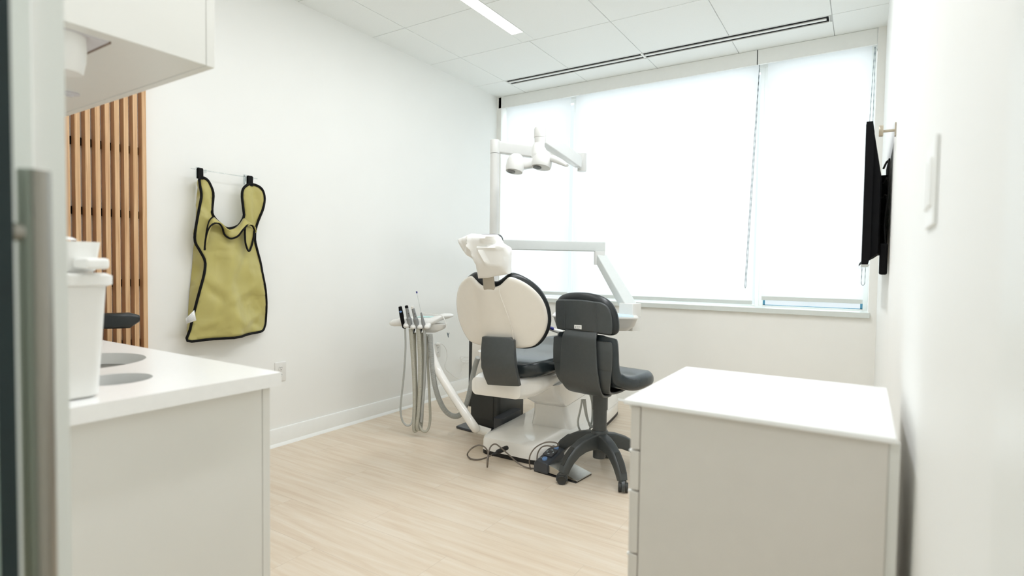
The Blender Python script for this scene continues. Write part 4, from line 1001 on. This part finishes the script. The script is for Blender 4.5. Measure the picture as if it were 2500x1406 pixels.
# scaler: black, blue button
p0, p1 = at_d(984, 790, 3.545), at_d(977, 750, 3.53)
t = thing('curing_handpiece', 'black handpiece with a blue oval button, leftmost in the console', 'handpiece', p0, grp)
build('body', MB().tube([p0-(p1-p0)*0.25, p0, p0.lerp(p1, 0.5), p1, p1+(p1-p0)*0.02], [0.008, 0.011, 0.0135, 0.011, 0.007], 16, smooth=3), 'black', t, smooth=60)
build('button', MB().lathe(p0.lerp(p1, 0.74)-AF.v*0.0095, [(0.001, 0.004), (0.006, 0.003), (0.0085, 0.0)], -AF.v, 18), 'blue', t, label='blue oval button')
build('tip', MB().cyl(p1, p1+(p1-p0)*0.09, 0.0065, 14), 'chrome', t, label='silver tip')
build('hose_boot', MB().tube([at_d(984, 797, 3.545), at_d(990, 803, 3.545)], [0.008, 0.0055], 12), 'black', t)
hose('hose', [(989, 802, 3.545), (990, 850, 3.545), (986, 915, 3.54), (980, 970, 3.54), (978, 1005, 3.54), (984, 1030, 3.54), (996, 1039, 3.54), (1007, 1028, 3.55), (1010, 990, 3.58)], 0.0062, t, 'hose2')
for nm, x0, y0, x1, y1, cap, capm, lb, hp in (
    ('suction_handpiece', 1001, 792, 993, 751, 0.0125, 'black', 'grey handpiece with a black cap in the console', [(1003, 803, 3.55), (1007, 860, 3.55), (1011, 930, 3.55), (1012, 1000, 3.55), (1010, 1046, 3.55), (1015, 1052, 3.56), (1019, 1040, 3.58), (1018, 980, 3.60), (1014, 900, 3.62), (1012, 812, 3.63)]),
    ('suction_handpiece', 1018, 793, 1008, 752, 0.0125, 'wplastic', 'grey handpiece with a white cap in the console', [(1021, 803, 3.545), (1025, 870, 3.545), (1025, 940, 3.545), (1022, 1000, 3.545), (1018, 1042, 3.545), (1023, 1048, 3.56), (1029, 1036, 3.59), (1031, 970, 3.61), (1031, 890, 3.63), (1030, 812, 3.63)])):
    p0, p1 = at_d(x0, y0, 3.545), at_d(x1, y1, 3.53)
    t = thing(nm, lb, 'handpiece', p0, grp); d = p1-p0
    build('body', MB().tube([p0-d*0.2, p0, p0+d*0.28, p0+d*0.36, p0+d*0.45, p1], [0.012, 0.0145, 0.0165, 0.0165, 0.0125, 0.0095], 18, smooth=3), 'hpgrey', t, smooth=60)
    build('cap', MB().tube([p1-d*0.02, p1, p1+d*0.10, p1+d*0.13], [0.0105, 0.0108, 0.0105, 0.007], 18), capm, t, label='%s end cap' % ('black' if capm == 'black' else 'white'))
    sl = MB().tube([p0+d*0.62-AF.v*0.0115+AF.u*0.006, p0+d*0.70-AF.v*0.0105+AF.u*0.006], 0.002, 6); sl.tube([p0+d*0.5-AF.v*0.0125+AF.u*0.006, p0+d*0.54-AF.v*0.0120+AF.u*0.006], 0.002, 6)
    build('slot', sl, 'mark', t)
    build('hose', MB().tube([at_d(*q) for q in hp], [0.0150, 0.0135, 0.0125, 0.012, 0.0115, 0.0105, 0.011, 0.011, 0.011, 0.011], 16, smooth=7, rib=0.0055), 'hose', t, smooth=60)
    build('hose_boot', MB().tube([at_d(x0+11, 800, 3.55), at_d(x0+9, 815, 3.55)], [0.007, 0.002], 10), 'black', t)
p0, p1, p2 = at_d(1034, 792, 3.545), at_d(1028, 763, 3.54), at_d(1018, 716, 3.53)
t = thing('air_syringe', 'slim syringe with a white rod and navy blue tip in the console', 'handpiece', p0, grp)
build('body', MB().tube([p0+(p0-p1)*0.3, p0, p0.lerp(p1, 0.4), p1], [0.012, 0.013, 0.0095, 0.005], 16), 'hpgrey', t, smooth=60)
build('rod', MB().tube([p1, p2], 0.0017, 8), 'lightgrey', t)
build('tip', MB().cyl(p2, p2+(p2-p1)*0.10, 0.0045, 14), 'navy', t, label='navy blue tip')
hose('hose', [(1036, 806, 3.55), (1038, 860, 3.55), (1036, 930, 3.55), (1032, 985, 3.55), (1028, 1030, 3.555)], 0.0095, t, 'hose2')
# bib clip
t = thing('bib_clip', 'white cord with a small metal bib clip hanging from the console', 'clip', at_d(1091, 820, 3.50))
build('cord', MB().tube([at_d(*p) for p in [(1030, 764, 3.62), (1060, 768, 3.58), (1078, 770, 3.53), (1085, 780, 3.50), (1091, 800, 3.50), (1094, 812, 3.50)]], 0.0024, 8, smooth=6), 'wplastic', t)
c = at_d(1094, 812, 3.50); cm = MB()
cm.tube([c+AF.u*(-0.006), c+Vector((0, 0, -0.016)), c+Vector((0, 0, -0.030))+AF.u*0.002], [0.0025, 0.004, 0.0022], 8); cm.tube([c+AF.u*(0.007), c+Vector((0, 0, -0.016))], [0.002, 0.003], 8)
build('clip', cm, 'chain', t)

# ================================================================== OPERATOR STOOL
def caster_leg(F_, ang, root, R=0.262, wyaw=None, mats=('dgrey', 'dgrey2')):
    c = math.cos(ang); s = math.sin(ang); o = F_.o
    def q(r, w, z): return Vector((o.x+c*r-s*w, o.y+s*r+c*w, z))
    q_ = R/0.262; prof = [(0.030*q_, 0.208, 0.086, 0.027), (0.075*q_, 0.206, 0.078, 0.026), (0.125*q_, 0.193, 0.068, 0.025), (0.175*q_, 0.168, 0.060, 0.0245), (0.215*q_, 0.134, 0.055, 0.024), (0.240*q_, 0.098, 0.050, 0.023), (R-0.010, 0.068, 0.044, 0.021)]
    P = [Vector((r, 0, z)) for r, z, h, w in prof]; R_ = []
    for i, (r, z, h, w) in enumerate(prof):
        d = (P[min(i+1, len(P)-1)]-P[max(i-1, 0)]).normalized(); up = Vector((-d.z, 0, d.x))
        R_.append([q(r+up.x*b, a, z-h*0.35+up.z*b) for a, b in rrect(0, 0, w, h/2, 0.010, 4)])
    leg = build('leg', MB().loft(R_), mats[0], root, smooth=50)
    # soft foot-rest insert
    R_ = []
    for i in (3, 4, 5):
        r, z, h, w = prof[i]; d = (P[i+1]-P[i-1]).normalized(); up = Vector((-d.z, 0, d.x))
        for e in ((0.0,)):
            pass
        k = 0.0145 if i == 4 else 0.012
        R_.append([q(r+up.x*(h*0.5+b), a, z-h*0.35+up.z*(h*0.5+b)) for a, b in ((-k, -0.001), (k, -0.001), (k, 0.0028), (-k, 0.0028))])
    build('tread_insert', MB().loft(R_), mats[1], leg, smooth=50)
    # castor: stem collar, hood and twin wheels
    cas = build('castor', MB().lathe(q(R-0.008, 0, 0), [(0.017, 0.066), (0.018, 0.060), (0.017, 0.0585), (0.019, 0.057), (0.020, 0.046), (0.014, 0.038)], (0, 0, 1), 20), mats[0], leg)
    ww = MB(); hx_ = q(R, 0, 0.0235)
    yaw = ang+0.9 if wyaw is None else wyaw
    ax_ = Vector((math.cos(yaw), math.sin(yaw), 0))
    for sg in (-1, 1):
        a = hx_+ax_*sg*0.008; b = hx_+ax_*sg*0.024
        ww.lathe(a, [(0.016, 0), (0.0235, 0.001), (0.0235, 0.014), (0.021, 0.016), (0.0185, 0.0145), (0.0001, 0.0155)], ax_*sg, 28)
    build('wheels', ww, mats[1], leg)
    h_ = MB(); fx = Vector((-ax_.y, ax_.x, 0))
    h_.loft([[hx_+ax_*sg*0.0075+fx*(math.cos(a)*0.030)+Vector((0, 0, 0.002+math.sin(a)*0.034)) for a in [(-0.35+k*(PI+0.7)/12) for k in range(13)]] for sg in (-1, 1)])
    build('hood', h_, mats[0], leg)
    return leg
SF = Frame((-1.17, 2.74, 0), -0.17)
st = thing('operator_stool', 'dark grey and black wheeled operator stool with two-part backrest', 'stool', SF.p(0, 0, 0))
for k, wy in enumerate((-1.15, 0.35, 1.9, 2.5, -0.6)): caster_leg(SF, -1.95+k*2*PI/5, st, 0.262, wy)
build('hub', MB().lathe(SF.p(0, 0, 0), [(0.033, 0.085), (0.0335, 0.088), (0.034, 0.165), (0.044, 0.175), (0.046, 0.215), (0.041, 0.232), (0.036, 0.236)], n=36), 'dgrey', st)
build('lower_column', MB().lathe(SF.p(0, 0, 0), [(0.0365, 0.236), (0.0365, 0.345)], n=36), 'dgrey', st)
build('upper_column', MB().lathe(SF.p(0, 0, 0), [(0.0405, 0.345), (0.0405, 0.440)], n=36), 'dgrey', st)
T0 = -0.200
def on_px(px, f): return [SF.on(x, y, f) for x, y in px]
def up_t(s, z): return T0+0.6*s*s
R_PL = [(1448, 735), (1465, 738), (1480, 746), (1489, 760), (1493, 780), (1494, 800), (1492, 814), (1486, 818), (1474, 816), (1450, 812)]
R_UC = [(1446, 717), (1466, 724), (1486, 737), (1499, 756), (1506, 778), (1508, 800), (1505, 813), (1496, 819), (1482, 820), (1450, 815)]
R_PL = [(1355, 770), (1355, 742), (1358, 733), (1368, 731), (1390, 731), (1420, 732), (1448, 736), (1465, 738), (1480, 746), (1489, 760), (1493, 780), (1494, 800), (1492, 814), (1486, 818), (1474, 816), (1450, 812), (1420, 808), (1390, 805), (1368, 804), (1357, 800)]
R_UC = [(1354, 770), (1354, 742), (1358, 727), (1370, 718), (1390, 714), (1420, 714), (1446, 718), (1466, 724), (1486, 737), (1499, 756), (1506, 778), (1508, 800), (1505, 813), (1496, 819), (1482, 820), (1450, 815), (1420, 810), (1390, 808), (1366, 806), (1356, 800)]
build('upper_shell', pad(SF, up_t, closed_outline(on_px(R_PL, up_t), 3), 0.016, 0.007, 0.018), 'dgrey', st, smooth=45)
fpd = lambda s, z: up_t(s, z)+0.0165
build('upper_cushion', pad(SF, fpd, closed_outline(on_px(R_UC, fpd), 3), 0.052, 0.030, 0.016, 0.012), 'vinyl', st, smooth=60)
build('lower_shell', sweep(SF, [(-0.198, 0.742, 0.150, 0.010, 0.6), (-0.199, 0.735, 0.170, 0.014, 0.6), (-0.200, 0.70, 0.176, 0.014, 0.6), (-0.200, 0.62, 0.176, 0.014, 0.6), (-0.196, 0.56, 0.172, 0.014, 0.5), (-0.178, 0.505, 0.160, 0.014, 0.45), (-0.140, 0.465, 0.142, 0.014, 0.5), (-0.08, 0.446, 0.125, 0.014, 0.6), (0.02, 0.440, 0.115, 0.014, 0.6), (0.10, 0.452, 0.115, 0.014, 0.6), (0.16, 0.476, 0.10, 0.012, 0.5), (0.18, 0.488, 0.06, 0.006, 0.5)], 0.006), 'dgrey', st, smooth=50)
build('side_wing', sweep(SF, [(-0.2040, 0.738, 0.160, 0.004, 0.6), (-0.2045, 0.732, 0.178, 0.005, 0.6), (-0.2045, 0.66, 0.180, 0.005, 0.6), (-0.2045, 0.600, 0.178, 0.005, 0.6), (-0.2035, 0.594, 0.176, 0.004, 0.6)], 0.002, 6, 1), 'dgrey', st, smooth=50)
build('spine', sweep(SF, [(-0.1880, 0.800, 0.096, 0.010, 0.45), (-0.1960, 0.782, 0.098, 0.012, 0.45), (-0.2080, 0.764, 0.101, 0.013, 0.45), (-0.2160, 0.745, 0.103, 0.013, 0.45), (-0.2185, 0.70, 0.106, 0.013, 0.45), (-0.2185, 0.62, 0.112, 0.013, 0.45), (-0.2140, 0.555, 0.118, 0.013, 0.45), (-0.192, 0.493, 0.118, 0.013, 0.45), (-0.148, 0.449, 0.108, 0.013, 0.45), (-0.08, 0.430, 0.092, 0.013, 0.45), (-0.01, 0.425, 0.075, 0.012, 0.45), (0.03, 0.428, 0.05, 0.006, 0.4)], 0.006), 'dgrey', st, smooth=50)
build('seat_cushion', sweep(SF, [(-0.172, 0.772, 0.130, 0.018, 0.6), (-0.180, 0.764, 0.165, 0.040, 0.6), (-0.183, 0.74, 0.180, 0.050, 0.6), (-0.184, 0.68, 0.186, 0.054, 0.6), (-0.183, 0.62, 0.188, 0.056, 0.6), (-0.175, 0.565, 0.192, 0.060, 0.55), (-0.150, 0.522, 0.200, 0.066, 0.4), (-0.100, 0.495, 0.214, 0.072, 0.1), (-0.02, 0.488, 0.228, 0.076, -0.25), (0.07, 0.490, 0.232, 0.078, -0.35), (0.15, 0.494, 0.225, 0.076, -0.4), (0.20, 0.500, 0.205, 0.066, -0.4), (0.232, 0.512, 0.170, 0.044, -0.4), (0.240, 0.526, 0.12, 0.014, -0.3)], 0.032, 8), 'vinyl2', st, smooth=70)
f6 = lambda s, z: up_t(s, z)-0.0015
rb = MB()
for px in ([(1379, 735), (1379, 770), (1378, 803)], [(1453, 740), (1456, 775), (1459, 812)]):
    P = [SF.on(x, y, f6) for x, y in px]; rb.tube([SF.p(s, f6(s, z), z) for s, z in P], 0.0022, 6, smooth=4)
build('seam', rb, 'dgrey', st)
build('seat_plate', MB().lathe(SF.p(0, 0, 0), [(0.05, 0.432), (0.07, 0.438), (0.07, 0.452)], n=30), 'dgrey', st)
# maker's sticker with its mark and two lines of print
def plane_pt(px, f):
    s, z = SF.on(px[0], px[1], f); return SF.p(s, f(s, z), z)
f7 = lambda s, z: up_t(s, z)-0.0006
A_, B_, C_, D_ = [plane_pt(p, f7) for p in ((1402, 802), (1420, 804), (1420, 794), (1402, 793))]
stk = build('sticker', MB().loft([[A_, B_, C_, D_], [p-SF.v*0.0006 for p in (A_, B_, C_, D_)]]), 'paper', st, label='small white sticker with two lines of print')
ex = (B_-A_).normalized(); ey = (D_-A_).normalized(); nz = ex.cross(ey).normalized()
def text(name, s, size, pos, m, par):
    cu = bpy.data.curves.new(name, 'FONT'); cu.body = s; cu.size = size; cu.extrude = 0.00008
    tmp = bpy.data.objects.new('tmp', cu); COL.objects.link(tmp)
    dg = bpy.context.evaluated_depsgraph_get(); me = bpy.data.meshes.new_from_object(tmp.evaluated_get(dg)); bpy.data.objects.remove(tmp)
    vs = [pos+ex*v.co.x+ey*v.co.y+nz*v.co.z for v in me.vertices]; fs = [tuple(p.vertices) for p in me.polygons]
    mb = MB(); mb.add(vs, fs); return build(name, mb, m, par, smooth=0)
base_ = A_-SF.v*0.0009
W_ = (B_-A_).length; Hh = (D_-A_).length
text('print', 'Dentsply', Hh*0.36, base_+ex*W_*0.34+ey*Hh*0.53, 'mark', stk)
text('print', 'Sirona', Hh*0.36, base_+ex*W_*0.34+ey*Hh*0.17, 'mark', stk)
lg = MB()
for oy_, sg in ((0.52, 1), (0.20, -1)):
    c = base_+ex*W_*0.19+ey*Hh*(oy_+0.10); pts = [c+ex*(math.cos(a)*0.0022*1.0)+ey*(math.sin(a)*0.0016*1.2)+ex*0.0009*sg for a in [2*PI*k/12 for k in range(12)]]
    lg.loft([pts, [p-SF.v*0.0001 for p in pts]])
build('emblem', lg, 'mark', stk)

# ================================================================== FOOT CONTROL AND CABLE
FF = Frame((-1.335, 2.545, 0), -0.10)
fc = thing('foot_control', 'dark foot control with blue buttons and a silver pedal on the floor', 'foot control', FF.p(0, 0.08, 0))
def fz(t, a=0.060, b=0.104): return a+(b-a)*min(1, max(0, t/0.16))
hs = MB().loft([[FF.p(x, t, z) for x, z in ((-0.135, 0.004), (-0.045, 0.004), (-0.045, fz(t)-0.006), (-0.055, fz(t)), (-0.120, fz(t)+0.004), (-0.135, fz(t)-0.010))] for t in (0.0, 0.006, 0.08, 0.155, 0.165)])
build('housing', hs, 'slate', fc, 0.005)
build('button_pad', MB().loft([[FF.p(-0.088+x, 0.088+y, fz(0.088+y)+z) for x, y in rrect(0, 0, 0.030, 0.034, 0.008)] for z in (0.0035, 0.011)]), 'slate', fc, 0.002)
for t_ in (0.032, 0.142):
    build('button', MB().loft([[FF.p(-0.085+0.0145*r*math.cos(a), t_+0.0145*r*math.sin(a), fz(t_+0.0145*r*math.sin(a))+z) for a in [2*PI*k/24 for k in range(24)]] for z, r in ((0.0015, 1), (0.008, 0.95), (0.009, 0.7))]), 'blue', fc, label='round blue button')
def icon(pts):
    mb = MB().loft([[p-Vector((0, 0, 0.0004)) for p in pts], pts]); build('symbol', mb, 'icon', fc, smooth=0)
for k in range(4):
    a = k*PI/2; c0, s0 = math.cos(a), math.sin(a)
    def ip(u, v): x = c0*u-s0*v; y = s0*u+c0*v; return FF.p(-0.088+x, 0.088+y, fz(0.088+y)+0.0115)
    icon([ip(0.024, 0), ip(0.0185, -0.004), ip(0.0185, 0.004)])
    icon([ip(0.016, -0.010), ip(0.0185, -0.007), ip(0.0185, 0.007), ip(0.016, 0.010), ip(0.0165, 0.006), ip(0.0165, -0.006)])
def ip2(x, y): return FF.p(x, y, fz(y)+0.0048)
for x in (-0.118, -0.110, -0.102): icon([ip2(x, 0.028), ip2(x+0.003, 0.028), ip2(x+0.003, 0.034), ip2(x, 0.034)])
pl = MB().loft([[FF.p(x, t, z) for x, z in ((-0.046, 0.010), (0.130, 0.006), (0.132, 0.012), (-0.046, 0.052))] for t in (0.012, 0.158)])
build('pedal', pl, 'steel', fc, 0.0015, label='brushed silver pedal')
build('base', bx(-0.134, 0.128, 0.004, 0.160, 0.0005, 0.0055, fr=FF), 'rubber', fc)
cb = MB().tube([at_d(*p) for p in [(1308, 1160, 3.02), (1299, 1152, 3.02), (1293, 1135, 3.00), (1294, 1112, 2.98), (1308, 1092, 2.96), (1332, 1080, 2.95), (1354, 1080, 2.95), (1364, 1086, 2.96), (1354, 1091, 2.98), (1336, 1088, 3.00), (1322, 1092, 3.02), (1313, 1106, 3.03), (1311, 1122, 3.03)]], 0.0036, 8, smooth=7)
build('cord_loop', cb, 'cable', fc, smooth=60)
fl = [(1313, 1148, 3.02), (1296, 1146, 3.02), (1280, 1139, 3.03), (1262, 1128, 3.05), (1240, 1108, 3.05), (1224, 1094, 3.05), (1210, 1084, 3.05), (1199, 1089, 3.05), (1193, 1103, 3.03), (1190, 1122, 3.00), (1189.5, 1140, None), (1191, 1128, 3.02), (1192, 1108, 3.05), (1184, 1092, 3.06), (1168, 1087, 3.06), (1151, 1095, 3.08), (1141, 1109, None), (1148, 1119, None), (1166, 1122, None), (1184, 1118, None), (1203, 1110, 3.08)]
pts = [at_z(x, y, 0.006) if d is None else at_d(x, y, d) for x, y, d in fl]
for p in pts: p.z = max(p.z, 0.005)
t = thing('floor_cable', 'brown grey cable looping on the floor in front of the chair base', 'cable', pts[10])
build('cord', MB().tube(pts, 0.0042, 8, smooth=7), 'cable', t, smooth=60)
build('connector', MB().tube([at_d(1201, 1111, 3.08), at_d(1213, 1105, 3.09), at_d(1214, 1104, 3.09), at_d(1234, 1094, 3.11), at_d(1238, 1093, 3.12)], [0.007, 0.009, 0.013, 0.013, 0.012], 14), 'rubber', t, label='black connector')

# ================================================================== SECOND STOOL BEHIND THE LEFT WORKTOP
tipp = at_z(333, 788, 0.866)
AF2 = Frame((-2.675, 1.110, 0), 0.3)
s2 = thing('assistant_stool', 'black stool with a padded arm bar, mostly hidden behind the left worktop', 'stool', AF2.p(0, 0, 0))
for k in range(5): caster_leg(AF2, 0.35+k*2*PI/5, s2, 0.205)
build('column', MB().lathe(AF2.p(0, 0, 0), [(0.034, 0.09), (0.045, 0.18), (0.045, 0.22), (0.034, 0.24), (0.034, 0.60)], n=28), 'dgrey', s2)
def s2ring(z, r): return [AF2.p(r*math.cos(a), r*math.sin(a), z) for a in [2*PI*k/36 for k in range(36)]]
build('seat', MB().loft([s2ring(0.60, 0.12), s2ring(0.61, 0.17), s2ring(0.635, 0.19), s2ring(0.665, 0.185), s2ring(0.68, 0.15), s2ring(0.682, 0.05)]), 'vinyl', s2, smooth=60)
R_ = []
for k in range(17):
    a = -0.40-(PI-0.3)*k/16; e = math.sin(PI*min(1, max(0, (min(k, 16-k)+0.5)/1.6))/2)
    e = max(0.45, e); c = Vector((0.185*math.cos(a), 0.185*math.sin(a)))
    R_.append([AF2.p(c.x*(1+w/0.185), c.y*(1+w/0.185), 0.860+b*1.0-0.010*(1-e)*(-1)) for w, b in rrect(0, 0, 0.028*e, 0.031*e, 0.016)])
build('arm_bar', MB().loft(R_), 'vinyl', s2, smooth=60)
build('bar_post', MB().tube([AF2.p(0, -0.05, 0.585), AF2.p(0, -0.16, 0.59), AF2.p(0, -0.186, 0.65), AF2.p(0, -0.186, 0.84)], 0.014, 12, smooth=5), 'dgrey', s2)

# ================================================================== CAMERA, LIGHT, WORLD
cam = bpy.data.cameras.new('camera'); co = bpy.data.objects.new('camera', cam); COL.objects.link(co)
cam.sensor_width = 36.0; cam.lens = FPX/2500*36.0; cam.clip_start = 0.01; cam.clip_end = 60
mw = Matrix.Identity(4)
for i in range(3):
    mw[i][0] = RX[i]; mw[i][1] = -DY[i]; mw[i][2] = -FW[i]; mw[i][3] = CAM[i]
co.matrix_world = mw
cam.dof.use_dof = True; cam.dof.focus_distance = 3.0; cam.dof.aperture_fstop = 2.6
scn.camera = co

def area(name, loc, rot, sx, sy, power, col=(1, 1, 1)):
    l = bpy.data.lights.new(name, 'AREA'); l.shape = 'RECTANGLE'; l.size = sx; l.size_y = sy; l.energy = power; l.color = col
    o = bpy.data.objects.new(name, l); COL.objects.link(o); o.location = loc; o.rotation_euler = rot; return o
# daylight arriving at the window, and the sky behind it
area('daylight', (-1.45, 5.6, 2.0), (math.radians(-90), 0, 0), 4.2, 3.0, L_DAY, (0.95, 0.98, 1.0))
# the strip lamp's own light, then added unseen fill over room and corridor
area('strip_and_fill_light', (-2.05, 2.65, ZC-0.012), (0, 0, 0), 0.085, 1.18, L_A, LCOL)
area('strip_and_fill_light', (-0.83, 2.55, ZC-0.01), (0, 0, 0), 0.09, 1.18, L_B, LCOL)
area('strip_and_fill_light', (-2.05, 1.1, ZC-0.01), (0, 0, 0), 0.09, 1.2, L_C, LCOL)
area('strip_and_fill_light', (-0.83, 1.1, ZC-0.01), (0, 0, 0), 0.09, 1.2, L_D, LCOL)
area('corridor_fill', (-0.9, -0.8, ZC-0.01), (0, 0, 0), 1.6, 0.6, L_COR, LCOL)
w = bpy.data.worlds.new('world'); scn.world = w; w.use_nodes = True
bg = w.node_tree.nodes['Background']; bg.inputs['Color'].default_value = (0.94, 0.97, 1.0, 1); bg.inputs['Strength'].default_value = L_SKY
scn.cycles.diffuse_bounces = 10; scn.cycles.max_bounces = 14
scn.view_settings.view_transform = 'Standard'; scn.view_settings.look = 'None'; scn.view_settings.gamma = 1; scn.view_settings.use_curve_mapping = False
scn.view_settings.exposure = EXPO
